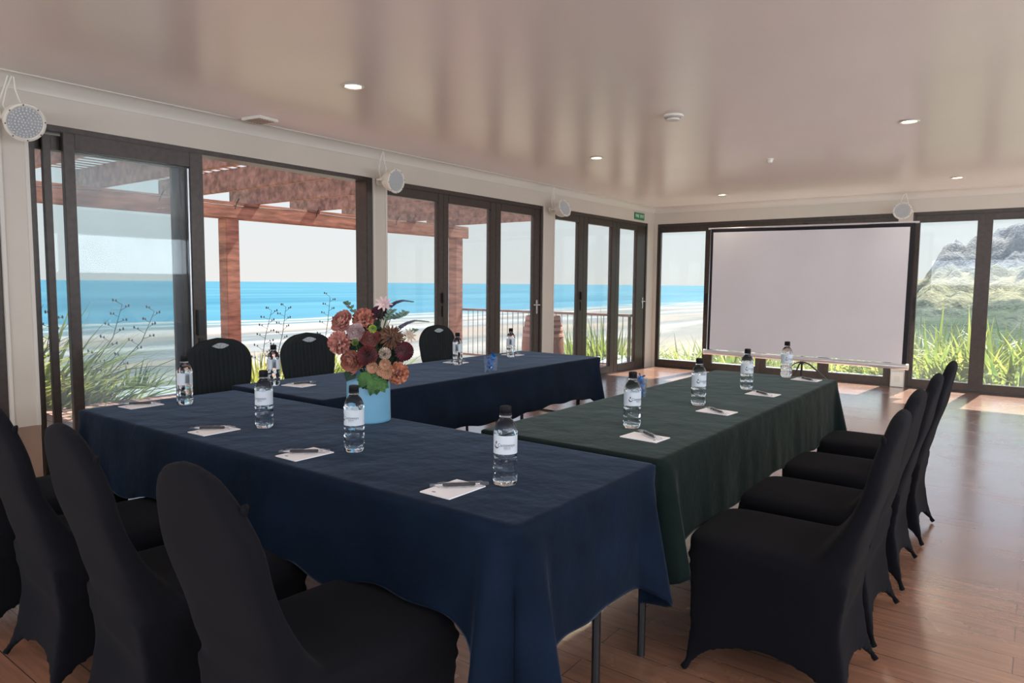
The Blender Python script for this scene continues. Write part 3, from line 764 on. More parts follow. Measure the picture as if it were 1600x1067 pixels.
def pad_and_pen(cx, cy, rz, pang, side, where, px=0, py=0):
    t = thing('notepad', 'white notepad '+where, 'notepad', (cx, cy, .7455), math.radians(rz), 'white notepads on the tables')
    hx, hy = (.0525, .074) if side == 'y' else (.074, .0525)
    MB().box(-hx, hx, -hy, hy, 0, .003).build('paper_stack', m_paper, t, smooth=False)
    m = MB()
    if side == 'y': m.lathe([(.001, .0033), (.007, .0033), (.007, .0031)], 12, Matrix.Translation((-.02, -.055, 0)) @ Matrix.Diagonal((1, .6, 1, 1)))
    else: m.lathe([(.001, .0033), (.007, .0033), (.007, .0031)], 12, Matrix.Translation((.055, -.03, 0)) @ Matrix.Diagonal((.6, 1, 1, 1)))
    m.build('printed_mark', mat('pad_print', (.25, .25, .3), .6), t, smooth=False)
    p = thing('wrapped_pen', 'wrapped black pen on the notepad '+where, 'pen', (cx+px, cy+py, .757), math.radians(pang), 'wrapped pens on the notepads')
    for n in ('pen_barrel', 'pen_tip'): link(n, PM[n], p)
    link('clear_wrapper', PM['clear_wrapper'], p)
pad_and_pen(-1.232, 1.383, 0, 46, 'y', 'nearest the camera beside the front bottle', .006, .018)
pad_and_pen(-1.860, 1.372, 0, 42, 'y', 'on the navy table in front of the vase bottle', -.002, .0)
pad_and_pen(-2.415, 1.383, 2, 44, 'y', 'on the navy table, second from its left end', -.012, .0)
pad_and_pen(-3.153, 1.466, 4, 50, 'y', 'at the left end of the navy table', -.008, .0)
pad_and_pen(-1.118, 2.300, -3, -38, 'x', 'nearest the camera on the green-black table', .012, .01)
pad_and_pen(-1.104, 2.975, -5, -38, 'x', 'second along the green-black table', .008, -.025)
pad_and_pen(-1.102, 3.612, -3, -40, 'x', 'third along the green-black table', .0, -.02)
pad_and_pen(-1.075, 4.345, -4, -40, 'x', 'farthest along the green-black table', .01, -.03)
pad_and_pen(-3.235, 3.655, 10, 80, 'x', 'behind the bottle beside the window-side sweets glass', .0, .0)
pad_and_pen(-3.255, 4.345, 5, 80, 'x', 'behind the farthest bottle on the window-side table', .0, .0)
pad_and_pen(-3.150, 2.290, 10, 75, 'x', 'behind the bottle just left of the flowers', -.0, .02)

# ============================================================ BLUE SWEETS GLASSES
def sweets_glass(x, y, rz, label, seed):
    t = thing('glass_tumbler', label, 'glass', (x, y, .7455), rz, 'glasses of blue wrapped sweets'); r = random.Random(seed)
    m = MB(); a = .040
    outer = [rrect(a-.002, -a+.002, a-.002, 0, 32, 6), rrect(a, -a, a, .006, 32, 6), rrect(a+.002, -a-.002, a+.002, .092, 32, 6)]
    inner = [rrect(a-.001, -a+.001, a-.001, .092, 32, 6), rrect(a-.004, -a+.004, a-.004, .016, 32, 6), rrect(a-.014, -a+.014, a-.014, .011, 32, 4)]
    loft(m, outer+inner); m.build('glass_body', m_tumbler, t, angle=50)
    for i in range(12):
        s = thing('wrapped_sweet', 'blue foil wrapped sweet in the '+label.replace('square clear ', ''), 'sweet', (x, y, .7455), rz, 'blue wrapped sweets in the glasses')
        q = Matrix.Translation((r.uniform(-.018, .018), r.uniform(-.018, .018), .028+.0058*i)) @ Matrix.Rotation(r.uniform(0, 6.28), 4, 'Z') @ Matrix.Rotation(r.uniform(-.9, .9), 4, 'X')
        m = MB(); m.ball((0, 0, 0), .012, 10, 8, (.75, .75, 1.1), q)
        for sg in (-1, 1):
            vs = [q @ Vector((0, 0, sg*.010))]
            for k in range(9):
                an = PI*2*k/8; vs.append(q @ Vector((.012*math.cos(an)*(1+.3*(k % 2)), .005*math.sin(an), sg*(.024+.006*(k % 2)))))
            m.add(vs, [(0, k+1, k+2) for k in range(8)])
        m.build('foil', m_bluewrap, s)
sweets_glass(-2.74, 3.43, .55, 'square clear glass on the window-side table', 1)
sweets_glass(-1.57, 3.14, .3, 'square clear glass on the green-black table behind a bottle', 2)

# ============================================================ VASE AND FLOWERS
VX, VY, VZ = -2.130, 1.880, .7455
t = thing('vase', 'pale blue matt cylindrical vase holding the flowers on the navy table', 'vase', (VX, VY, VZ))
MB().lathe([(.001, 0), (.082, 0), (.087, .004), (.0875, .010), (.0855, .160), (.084, .168), (.079, .176), (.0715, .181), (.069, .186), (.069, .198), (.071, .201), (.070, .204), (.065, .203), (.064, .18), (.08, .165), (.08, .012), (.001, .010)], 64).build('vase_body', m_vase, t, angle=60)
vr = Vector((.667, .745, 0)); vt = Vector((.745, -.667, 0))   # picture-right and towards-viewer directions at the vase
def fp(px, py, d=0):      # flower centre measured on the photograph, as metres in the bouquet
    return Vector((VX, VY, 0))+vr*((px-572)*.00254)+vt*(d+.02)+Vector((0, 0, .935+(588-py)*.00258))
def petal(m, q, L, wd, cup, curl, n=6):
    def f(u, v):
        x = (u-.5)*2; w_ = wd*math.sin(PI*min(.98, .12+.80*v**.8))**.8
        y = L*v; zz = cup*(x*x)*w_*1.2+curl*math.sin(v*1.7)**2*L*.5-curl*.6*L*v**4
        return q @ Vector((x*w_, y, zz))
    m.grid(f, 4, n)
def stem(m, p, r=.0022):
    base = Vector((VX, VY, .93))+Vector((p.x-VX, p.y-VY, 0))*.22; mid = (base+p)/2+Vector((0, 0, .01))
    m.tube([Vector((base.x, base.y, .86)), base, mid, p], r, 6)
def dirq(d, roll=0):
    return Vector(d).normalized().to_track_quat('Z', 'Y').to_matrix().to_4x4() @ Matrix.Rotation(roll, 4, 'Z')
def fmat(n, c, c2=None, rough=.6):
    return mat(n, c, rough, spec=.3, var=(18, .25, (1, 1, 1), c2) if c2 else (18, .3), Subsurface_Weight=.0, Sheen_Weight=.2)
m_stem = mat('stem_green', (.05, .10, .03), .6, var=(20, .3)); m_leaf = fmat('leaf_green', (.035, .10, .03), (.09, .22, .05)); m_dleaf = fmat('dark_leaf', (.012, .04, .022))
m_euc = fmat('eucalyptus_leaf', (.09, .15, .12), (.16, .24, .19))
FL = []
def flower(name, label, cat, p, d, builder, m_, size):
    t = thing(name, label, cat, (0, 0, 0), 0, 'flowers and foliage in the blue vase'); p = Vector(p)
    t.location = p; q = dirq(d, rnd.uniform(0, 6)); m = MB(); builder(m, q, size); m.build('bloom', m_, t, angle=70)
    s = MB(); stem(s, p-Vector(d).normalized()*size*.3); o = s.build('stem', m_stem, t); o.location = -p
    return t
def rose(m, q, R):
    g = 2.399
    for i in range(30):
        f = i/29; a = i*g; tilt = 1.50-1.28*f**.9; r0 = R*(.04+.28*f)
        T = q @ Matrix.Rotation(a, 4, 'Z') @ Matrix.Translation((0, r0, -R*.35*f)) @ Matrix.Rotation(tilt, 4, 'X')
        petal(m, T, R*(.62+.28*f), R*(.30+.32*f), .55, -.32-.3*f)
    m.ball((0, 0, 0), R*.42, 10, 8, (1, 1, .8), q)
def ruffle(m, q, R):
    for i in range(48):
        z = 1-1.25*(i+.5)/48; a = i*2.399; el = math.asin(max(-1, min(1, z)))
        T = q @ Matrix.Rotation(a, 4, 'Z') @ Matrix.Rotation(el, 4, 'X') @ Matrix.Translation((0, R*.25, 0)) @ Matrix.Rotation(rnd.uniform(-.5, .5), 4, 'Y')
        petal(m, T, R*.8, R*.30, .9*rnd.choice((-1, 1)), rnd.uniform(-.4, .4), 5)
def dahlia(m, q, R):
    N = 84
    m.ball((0, 0, 0), R*.60, 14, 10, (1, 1, .85), q)
    for i in range(N):
        z = 1-1.45*(i+.5)/N; a = i*2.399; el = math.asin(z); s = .55+.45*min(1, i/30)
        T = q @ Matrix.Rotation(a, 4, 'Z') @ Matrix.Rotation(el, 4, 'X') @ Matrix.Translation((0, R*.5, 0)) @ Matrix.Rotation(.25, 4, 'X')
        petal(m, T, R*.60*s, R*.155*s+.0008, 3.0, .3, 4)
def mum(m, q, R):
    for i in range(110):
        z = 1-1.4*(i+.5)/110; a = i*2.399+rnd.uniform(-.2, .2); el = math.asin(z)
        T = q @ Matrix.Rotation(a, 4, 'Z') @ Matrix.Rotation(el, 4, 'X') @ Matrix.Translation((0, R*.3, 0)) @ Matrix.Rotation(rnd.uniform(-.4, .6), 4, 'X')
        petal(m, T, R*.75, R*.065, 1.5, rnd.uniform(-.6, .6), 5)
def button(m, q, R):
    for k in range(2):
        for i in range(16):
            T = q @ Matrix.Rotation(i*2*PI/16+k*.2, 4, 'Z') @ Matrix.Translation((0, R*.25, -R*.12*k)) @ Matrix.Rotation(.35-.4*k, 4, 'X')
            petal(m, T, R*.75, R*.15, .6, .1, 3)
    m.ball((0, 0, 0), R*.30, 10, 6, (1, 1, .5), q)
def star(m, q, R):
    for i in range(9):
        T = q @ Matrix.Rotation(i*2*PI/9, 4, 'Z') @ Matrix.Translation((0, R*.12, 0)) @ Matrix.Rotation(.30, 4, 'X'); petal(m, T, R*.95, R*.18, .5, .1, 5)
    m.ball((0, 0, 0), R*.16, 8, 6, (1, 1, 1), q)
mp_ = fmat('peach_petal', (.52, .17, .14), (.66, .30, .24)); mp2 = fmat('coral_petal', (.45, .13, .10), (.60, .24, .16)); mrb = fmat('rust_rose_petal', (.28, .06, .06), (.38, .12, .10))
mpk = fmat('pale_pink_petal', (.62, .40, .42), (.75, .58, .58)); mpur = fmat('plum_petal', (.05, .012, .035), (.10, .02, .05)); mred = fmat('crimson_petal', (.24, .008, .02), (.38, .02, .03))
mred2 = fmat('dark_magenta_petal', (.15, .008, .03), (.26, .02, .05)); mbr = fmat('bronze_petal', (.20, .10, .05), (.36, .17, .10)); mtan = fmat('tan_petal', (.36, .17, .09), (.52, .28, .17))
mor = fmat('orange_petal', (.58, .17, .08), (.68, .30, .18)); mlime = fmat('lime_bud', (.28, .42, .04), (.4, .5, .1)); mcream = fmat('cream_petal', (.55, .42, .32), (.65, .55, .45)); mveron = fmat('indigo_spike', (.035, .03, .10), (.10, .08, .2))
V_ = lambda dr, dt, dz: vr*dr+vt*dt+Vector((0, 0, dz))
flower('rose', 'peach rose at the upper left of the bouquet', 'flower', fp(533, 505, .02), V_(-.5, .7, .5), rose, mp_, .044)
flower('carnation', 'coral ruffled flower at the top centre of the bouquet', 'flower', fp(566, 504, .0), V_(.1, .6, .7), ruffle, mp2, .046)
flower('rose', 'dusty pink rose at the far left of the bouquet', 'flower', fp(530, 537, .04), V_(-.7, .8, .0), ruffle, mp_, .046)
flower('rose', 'pale pink rose just below the top peach blooms', 'flower', fp(553, 521, .06), V_(-.1, 1, .3), rose, mpk, .034)
flower('rose', 'rust red rose in the centre of the bouquet', 'flower', fp(576, 531, .07), V_(0, 1, .3), rose, mrb, .036)
flower('dahlia', 'plum dark bloom at the top of the bouquet', 'flower', fp(590, 496, -.01), V_(.1, .5, .8), dahlia, mpur, .034)
flower('rose', 'peach rose low on the left, above the vase rim', 'flower', fp(547, 565, .06), V_(-.5, .9, -.1), rose, mp2, .046)
flower('dahlia', 'bright crimson ball dahlia in the lower middle', 'flower', fp(571, 555, .10), V_(-.05, 1, .05), dahlia, mred, .037)
flower('dahlia', 'dark magenta ball dahlia at the right of the bouquet', 'flower', fp(626, 550, .07), V_(.4, .9, 0), dahlia, mred2, .036)
flower('chrysanthemum', 'bronze spidery chrysanthemum at the upper right', 'flower', fp(607, 530, .05), V_(.2, .8, .5), mum, mbr, .050)
for px, py, l in ((578, 572, 'small tan button bloom, leftmost of the cluster above the vase rim'), (597, 568, 'small tan button bloom, topmost of the low cluster'), (592, 577, 'small tan button bloom in the middle of the low cluster'), (599, 581, 'small tan button bloom, lowest of the cluster at the vase rim')):
    flower('button_flower', l, 'flower', fp(px, py, .12), V_(0, 1, .1), button, mtan, .024)
flower('carnation', 'orange ruffled carnation low on the right over the vase rim', 'flower', fp(616, 583, .07), V_(.5, .9, -.15), ruffle, mor, .044)
flower('star_flower', 'pale pink star-shaped bloom rising highest in the bouquet', 'flower', fp(596, 480, .03), V_(.0, .8, .5), star, mpk, .034)
flower('star_flower', 'cream star-shaped bloom at the right beside the magenta dahlia', 'flower', fp(634, 528, .03), V_(.5, .8, .3), star, mcream, .030)
flower('hydrangea_sprig', 'greenish cream floret cluster between the two dahlias', 'flower', fp(597, 553, .075), V_(0, 1, .3), ruffle, mcream, .024)
flower('bud', 'lime green bud left of the rust rose', 'flower bud', fp(553, 535, .095), V_(0, 1, .3), dahlia, mlime, .013)
flower('bud', 'yellow green bud at the upper centre of the bouquet', 'flower bud', fp(579, 516, .07), V_(0, 1, .5), ruffle, mlime, .016)
def spike(pts, label):
    t = thing('veronica_spike', label, 'flower', (0, 0, 0), 0, 'flowers and foliage in the blue vase'); P_ = [Vector(p) for p in pts]; t.location = P_[0]; m = MB()
    tot = len(P_)-1
    for i in range(70):
        u = i/69*tot; k = min(int(u), tot-1); p = P_[k].lerp(P_[k+1], u-k)-P_[0]; r = .0085*(1-.65*i/69); a = i*2.399
        d_ = (P_[k+1]-P_[k]).normalized(); s = d_.cross(Vector((0, 0, 1))).normalized(); uu = s.cross(d_)
        m.ball(p+(s*math.cos(a)+uu*math.sin(a))*r*.7, r*.42, 6, 4)
    m.build('florets', mveron, t); s = MB(); s.tube([Vector((VX, VY, .88))-P_[0], Vector((VX, VY, .95))-P_[0]+(P_[0]-Vector((VX, VY, 1)))*.3]+[p-P_[0] for p in P_], .0018, 6); s.build('stem', m_stem, t)
spike([fp(606, 483), fp(615, 477), fp(626, 474), fp(643, 476)], 'dark indigo flower spike pointing right at the top of the bouquet')
spike([fp(620, 516), fp(632, 509), fp(645, 505), fp(667, 507)], 'dark indigo flower spike pointing right above the magenta dahlia')
def leafshape(m, q, L, wd, n=8, lobes=0):
    def f(u, v):
        x = (u-.5)*2; w_ = wd*math.sin(PI*(.03+.95*v)**.8)*(1+(.18*math.sin(v*24) if lobes else 0))
        return q @ Vector((x*w_, L*v, -.25*L*v*v+.15*abs(x)*w_+(.004*math.sin(v*20+x*4) if lobes else 0)))
    m.grid(f, 6, n)
def sprig(name, pts, label, m_, L, wd, n, pair=True):
    t = thing(name, label, 'foliage', (0, 0, 0), 0, 'flowers and foliage in the blue vase'); P_ = [Vector(p) for p in pts]; t.location = P_[0]; m = MB(); s = MB(); tot = len(P_)-1
    s.tube([Vector((VX, VY, .88))-P_[0], (Vector((VX, VY, .95))-P_[0])*.7]+[p-P_[0] for p in P_], .0015, 6)
    for i in range(n):
        u = (i+.3)/n*tot; k = min(int(u), tot-1); p = P_[k].lerp(P_[k+1], u-k)-P_[0]; d_ = (P_[k+1]-P_[k]).normalized()
        for sg in ((-1, 1) if pair else (1,)):
            side = (vr*sg+Vector((0, 0, .3))+d_*.6+vt*rnd.uniform(-.3, .5)).normalized(); z_ = vt*1.0+Vector((0, 0, .3)); z_ = (z_-side*z_.dot(side)).normalized(); x_ = side.cross(z_)
            q = Matrix((x_, side, z_)).transposed().to_4x4(); q.translation = p; leafshape(m, q, L*rnd.uniform(.8, 1.1), wd)
    m.build('leaves', m_, t, angle=80); s.build('stem', m_stem, t)
sprig('eucalyptus_sprig', [fp(607, 502), fp(617, 500), fp(625, 497), fp(632, 492)], 'grey green eucalyptus sprig reaching right under the top spike', m_euc, .022, .007, 5)
sprig('eucalyptus_sprig', [fp(630, 530), fp(638, 524), fp(647, 519)], 'grey green eucalyptus sprig at the right edge of the bouquet', m_euc, .018, .006, 4)
sprig('eucalyptus_sprig', [fp(556, 500), fp(549, 489), fp(542, 481), fp(537, 477)], 'dark leafy sprig rising at the upper left of the bouquet', m_euc, .018, .006, 5)
sprig('eucalyptus_sprig', [fp(600, 505, .03), fp(604, 495, .03), fp(611, 488, .03)], 'green leaf sprig beside the highest star bloom', m_euc, .020, .006, 4)
sprig('eucalyptus_sprig', [fp(540, 530), fp(530, 522), fp(520, 516)], 'small grey sprig at the left edge of the bouquet', m_euc, .014, .005, 4)
def bigleaf(p, side, L, wd, label, m_, lobes=1):
    t = thing('leaf_spray', label, 'foliage', p, 0, 'flowers and foliage in the blue vase'); m = MB()
    for k in range(7 if lobes else 2):
        s_ = (Vector(side)+vr*rnd.uniform(-.7, .7)+Vector((0, 0, rnd.uniform(-.3, .3)))+vt*rnd.uniform(-.1, .3)).normalized(); z_ = vt.copy(); z_ = (z_-s_*z_.dot(s_)).normalized(); x_ = s_.cross(z_)
        q = Matrix((x_, s_, z_)).transposed().to_4x4(); q.translation = vr*rnd.uniform(-.012, .012)+vt*.004*k; leafshape(m, q, L*rnd.uniform(.7, 1), wd, 10, lobes)
    m.build('leaves', m_, t, angle=80)
    s = MB(); s.tube([Vector((VX, VY, .87))-Vector(p), Vector((VX, VY, .955))-Vector(p), (0, 0, 0)], .0018, 6); s.build('stem', m_stem, t)
bigleaf(fp(571, 580, .075), V_(.15, .2, -1), .075, .026, 'green leafy spray hanging over the vase front', m_leaf)
bigleaf(fp(582, 590, .085), V_(.5, .15, -1), .065, .020, 'lighter green frilled spray hanging lowest over the vase front', m_leaf)
bigleaf(fp(545, 580, .04), V_(-.4, .3, -.8), .055, .022, 'dark green leaf at the left of the vase rim', m_dleaf, 0)
bigleaf(fp(597, 585, .05), V_(.6, .2, -.7), .05, .022, 'dark green leaf at the right of the vase rim', m_dleaf, 0)
bigleaf(fp(560, 545, -.02), V_(-.6, .2, .6), .09, .03, 'dark foliage filling the left middle of the bouquet', m_dleaf)
bigleaf(fp(590, 545, -.02), V_(.5, .2, .6), .09, .03, 'dark foliage filling the centre of the bouquet', m_dleaf)
bigleaf(fp(605, 560, .0), V_(.7, .2, .0), .07, .028, 'dark foliage filling the right lower bouquet', m_dleaf)
bigleaf(fp(575, 530, -.01), V_(.0, .2, 1), .08, .03, 'dark foliage filling the upper middle of the bouquet', m_dleaf)

# ============================================================ PROJECTOR SCREEN
t = thing('projector_screen', 'large white tripod projector screen in front of the far windows', 'projector screen', (-2.41, 9.42, 0))
rotm = Matrix.Translation((0, 0, 1.2)) @ Matrix.Rotation(math.radians(.45), 4, 'Y') @ Matrix.Translation((0, 0, -1.2))
xl, xr_, zb, zt = -1.215, 1.155, .405, 2.015
def fab(u, v):
    x = xl+(xr_-xl)*u; z = zb+(zt-zb)*v
    return rotm @ Vector((x, .010*math.sin(x*3+v*1.5)*(.3+v)+.006*math.sin(x*9-v*3)*v, z))
m = MB(); m.grid(fab, 60, 20); m.grid(lambda u, v: fab(u, v)+Vector((0, .002, 0)), 60, 20)
fa = m.build('screen_fabric', m_screen, t)
m = MB()
for x0, x1, z0, z1 in ((xl-.035, xl, zb-.04, zt+.045), (xr_, xr_+.05, zb-.04, zt+.045), (xl, xr_, zt, zt+.045)):
    m.grid(lambda u, v: rotm @ Vector((x0+(x1-x0)*u, fab(min(1, max(0, (x0+(x1-x0)*u-xl)/(xr_-xl))), min(1, max(0, (z0+(z1-z0)*v-zb)/(zt-zb)))).y, z0+(z1-z0)*v)), 30, 10)
m.build('black_border', mat('screen_border_black', (.012, .013, .02), .8), fa)
m = MB(); m.tube([rotm @ Vector((-1.29, 0, 2.068)), rotm @ Vector((1.245, 0, 2.068))], .012, 12); m.build('top_bar', m_alu, t)
m = MB(); m.tube([rotm @ Vector((xl-.05, .03, .40)), rotm @ Vector((xl-.05, .03, 2.06))], .006, 8); m.build('side_cord', m_alu, t)
m = MB(); m.tube([rotm @ Vector((-1.285, 0, .365)), rotm @ Vector((1.215, 0, .365))], .034, 20); cas = m.build('roller_case', m_alu, t)
for s in (-1.285, 1.215):
    MB().tube([rotm @ Vector((s-.012, 0, .365)), rotm @ Vector((s+.012, 0, .365))], .038, 20).build('end_cap', m_whitepl, cas)
MB().tube([(.0, .06, .10), (.0, .06, 2.10)], .014, 12).build('pole', m_blackm, t)
m = MB(); m.tube([(0, .06, .36), (0, .06, .30)], .03, 12); m.ball((0, .055, 2.085), .025, 10, 8); m.tube([(-.05, .03, 2.10), (0, .03, 2.075), (.06, .03, 2.10)], .007, 8); m.build('hub', m_blackm, t)
for a in (-.55, PI+.35, PI/2+.1):
    MB().tube([(.0, .06, .33), (.10*math.cos(a), .06-.10*math.sin(a), .29), (.42*math.cos(a), .06-.42*math.sin(a), .012)], .010, 8).build('leg', m_blackm, t)

# ============================================================ OUTSIDE: DECK, PERGOLA, RAILING
DZ = -.14
o = MB().box(-8.75, W-.16, -3, 10.05, DZ-.12, DZ).build('deck_floor', m_deck, smooth=False); struct(o, 'sunlit reddish timber deck outside the ocean-side doors', 'deck')
t = thing('pergola', 'red-brown timber pergola over the deck outside the doors', 'pergola', (-8.6, 5.3, DZ)); ox, oy, oz = -8.6, 5.3, DZ
def rel(x0, x1, y0, y1, z0, z1, b=.006): return MB().bbox(x0-ox, x1-ox, y0-oy, y1-oy, z0-oz, z1-oz, b)
for yy in (.75, 5.25, 9.80): rel(-8.78, -8.59, yy-.095, yy+.095, DZ, 2.13).build('post', m_tim, t)
rel(-8.64, -8.58, -2.5, 10.05, 2.13, 2.345).build('beam', m_tim, t); rel(-8.80, -8.74, -2.5, 10.05, 2.13, 2.345).build('beam', m_tim, t)
for k in range(13):
    yy = -2.36+k*1.0; rel(-9.25, W-.18, yy-.03, yy+.03, 2.345, 2.595).build('joist', m_tim2, t)
rel(W-.23, W-.17, -2.5, 10.0, 2.345, 2.595).build('ledger', m_tim2, t)
sl = rel(-9.2, -9.15, -2.5, 9.75, 2.597, 2.603, .001).mesh('slat', m_slat)
for k in range(24):
    o = link('slat', sl, t, (k*.178, 0, 0))
m = MB(); pts = []
for k in range(61):
    y = -2+k*.2; pts.append((-8.565-ox, y-oy, 2.325-oz-.035*abs(math.sin((y+.36)*PI/2.2))))
m.tube(pts, .005, 6)
for y in (4.3, 5.3, 6.6, 8.2): m.tube([(-8.56-ox, y-oy, 2.33-oz), (-8.55-ox, y+.03-oy, 2.39-oz)], .008, 6); m.tube([(-8.56-ox, y-oy, 2.33-oz), (-8.55-ox, y-.03-oy, 2.25-oz)], .006, 6)
m.build('light_cord', mat('cord_dark', (.05, .05, .05), .6), t)

t = thing('deck_railing', 'weathered timber railing with thin metal balusters at the deck end', 'railing', (-6.8, 9.93, DZ))
MB().bbox(-1.80, 1.70, -.045, .045, .935, .975, .006).bbox(-1.80, 1.70, -.02, .02, .10, .14, .004).build('top_rail', m_rail, t)
bal = MB().tube([(0, 0, .12), (0, 0, .94)], .0055, 6).mesh('baluster', m_blackm)
for k in range(29): link('baluster', bal, t, (-1.68+k*.115, 0, 0))
for x in (.0, 1.66): MB().bbox(x-.02, x+.02, -.02, .02, 0, .935, .003).build('rail_post', m_blackm, t)

# barrel
t = thing('wine_barrel', 'old oak barrel with sunlit-coloured upper hoops standing on the deck by the railing', 'barrel', (-5.78, 8.45, DZ))
def br_(z): return .245+.065*math.sin(PI*z/.98)
MB().lathe([(.001, .02), (.235, .02)]+[(br_(.98*i/20), .98*i/20) for i in range(21)]+[(.235, .96), (.001, .96)], 40, None, lambda a, z: -.012*(abs(math.sin(a*12)) < .12)).build('barrel_body', m_barrel, t)
for z, mm in ((.03, m_hoop), (.13, m_hoop), (.26, m_hoop), (.70, m_sunhoop), (.79, m_sunhoop), (.87, m_sunhoop), (.945, m_sunhoop)):
    MB().lathe([(br_(z-.02)+.001, z-.022), (br_(z-.02)+.006, z-.02), (br_(z+.02)+.006, z+.02), (br_(z+.02)+.001, z+.022)], 40).build('hoop', mm, t)

# planter wall beyond the deck edge
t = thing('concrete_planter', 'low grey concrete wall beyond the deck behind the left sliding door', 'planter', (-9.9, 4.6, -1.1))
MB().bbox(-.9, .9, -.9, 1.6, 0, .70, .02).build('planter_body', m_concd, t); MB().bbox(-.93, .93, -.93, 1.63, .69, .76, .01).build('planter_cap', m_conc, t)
# terrace strip beyond the far doors
o = MB().box(-6.5, 6, D+.16, D+1.5, -.14, -.03).build('terrace_floor', m_conc, smooth=False); struct(o, 'pale concrete terrace strip outside the far doors', 'terrace')

# ============================================================ LAND, BEACH, SEA
def terrain_mat():
    m = mat('dune_scrub', (.10, .14, .05), .9, spec=.1, var=(.8, .5, (1, 1, 1), (.30, .28, .16)), bump=(3, .6, .1)); return m
m_ground = terrain_mat()
def gz(x, y):
    dd = max(0, -x-11.0, y-14.0) if y < 40 else max(0, -x-11.0, y-14)
    z = -1.15
    if dd > 0: z -= 24.5*min(1, (dd/75))**.85
    z += .25*noise.noise(Vector((x*.3, y*.3, 1)))*(1 if dd > 0 else .4)
    return z
m = MB(); NXg, NYg = 90, 90
def gf(u, v):
    x = -110+150*u; y = -40+150*v; return (x, y, gz(x, y))
m.grid(gf, NXg, NYg)
struct(m.build('ground', m_ground), 'scrubby dune land falling away towards the beach', 'ground')

def beach_mat():
    m = bpy.data.materials.new('beach_and_surf'); m.use_nodes = True; n = m.node_tree.nodes; l = m.node_tree.links; b = n['Principled BSDF']
    b.inputs['Roughness'].default_value = .7; b.inputs['Specular IOR Level'].default_value = .15
    t = n.new('ShaderNodeTexCoord'); s = n.new('ShaderNodeSeparateXYZ'); l.new(t.outputs['Object'], s.inputs[0])
    mp = n.new('ShaderNodeMapping'); mp.inputs['Scale'].default_value = (.02, .004, 1); l.new(t.outputs['Object'], mp.inputs[0])
    q = n.new('ShaderNodeTexNoise'); q.inputs['Scale'].default_value = 1.0; q.inputs['Detail'].default_value = 8; l.new(mp.outputs[0], q.inputs[0])
    a = n.new('ShaderNodeMath'); a.operation = 'MULTIPLY_ADD'; a.inputs[1].default_value = 160; l.new(q.outputs[0], a.inputs[0]); l.new(s.outputs['X'], a.inputs[2])
    mr = n.new('ShaderNodeMapRange'); mr.inputs[1].default_value = -590; mr.inputs[2].default_value = 20; l.new(a.outputs[0], mr.inputs[0])
    c = n.new('ShaderNodeValToRGB'); l.new(mr.outputs[0], c.inputs[0]); el = c.color_ramp.elements
    el[0].position = 0; el[0].color = (.03, .15, .225, 1); el[1].position = 1; el[1].color = (.25, .21, .16, 1)
    for p, col in ((.36, (0.028, 0.120, 0.176)), (.385, (0.048, 0.136, 0.168)), (.395, (0.240, 0.248, 0.248)), (.415, (0.056, 0.128, 0.152)), (.44, (0.088, 0.144, 0.160)), (.452, (0.264, 0.264, 0.264)), (.475, (0.080, 0.120, 0.136)), (.50, (0.096, 0.128, 0.136)), (.515, (0.256, 0.248, 0.240)), (.56, (0.192, 0.160, 0.132)),
                   (.60, (0.088, 0.112, 0.120)), (.625, (0.264, 0.256, 0.248)), (.66, (0.104, 0.120, 0.128)), (.70, (0.216, 0.176, 0.144)), (.75, (0.104, 0.112, 0.112)), (.79, (0.248, 0.232, 0.216)), (.83, (0.120, 0.120, 0.112)), (.88, (0.200, 0.168, 0.136))):
        e = el.new(p); e.color = (*col, 1)
    l.new(c.outputs[0], b.inputs['Base Color']); return m
o = MB().box(-700, 400, -900, 6000, -25.5, -25).build('beach', beach_mat(), smooth=False); struct(o, 'pale sandy beach with lines of white surf', 'beach')
def sea_mat():
    m = bpy.data.materials.new('sea_water'); m.use_nodes = True; n = m.node_tree.nodes; l = m.node_tree.links; b = n['Principled BSDF']
    b.inputs['Roughness'].default_value = .6; b.inputs['Specular IOR Level'].default_value = .08
    t = n.new('ShaderNodeTexCoord'); mp = n.new('ShaderNodeMapping'); mp.inputs['Scale'].default_value = (.006, .0012, 1); l.new(t.outputs['Object'], mp.inputs[0])
    q = n.new('ShaderNodeTexNoise'); q.inputs['Scale'].default_value = 1; q.inputs['Detail'].default_value = 9; l.new(mp.outputs[0], q.inputs[0])
    c = n.new('ShaderNodeValToRGB'); c.color_ramp.elements[0].position = .35; c.color_ramp.elements[1].position = .68
    c.color_ramp.elements[0].color = (.018, .105, .160, 1); c.color_ramp.elements[1].color = (.05, .160, .215, 1)
    l.new(q.outputs[0], c.inputs[0]); l.new(c.outputs[0], b.inputs['Base Color']); return m
o = MB().box(-45000, -560, -40000, 45000, -25.6, -24.98).box(-560, 600, 2500, 45000, -25.6, -24.98).build('sea', sea_mat(), smooth=False); tag(o, 'calm turquoise sea stretching to the horizon', 'sea', kind='stuff')

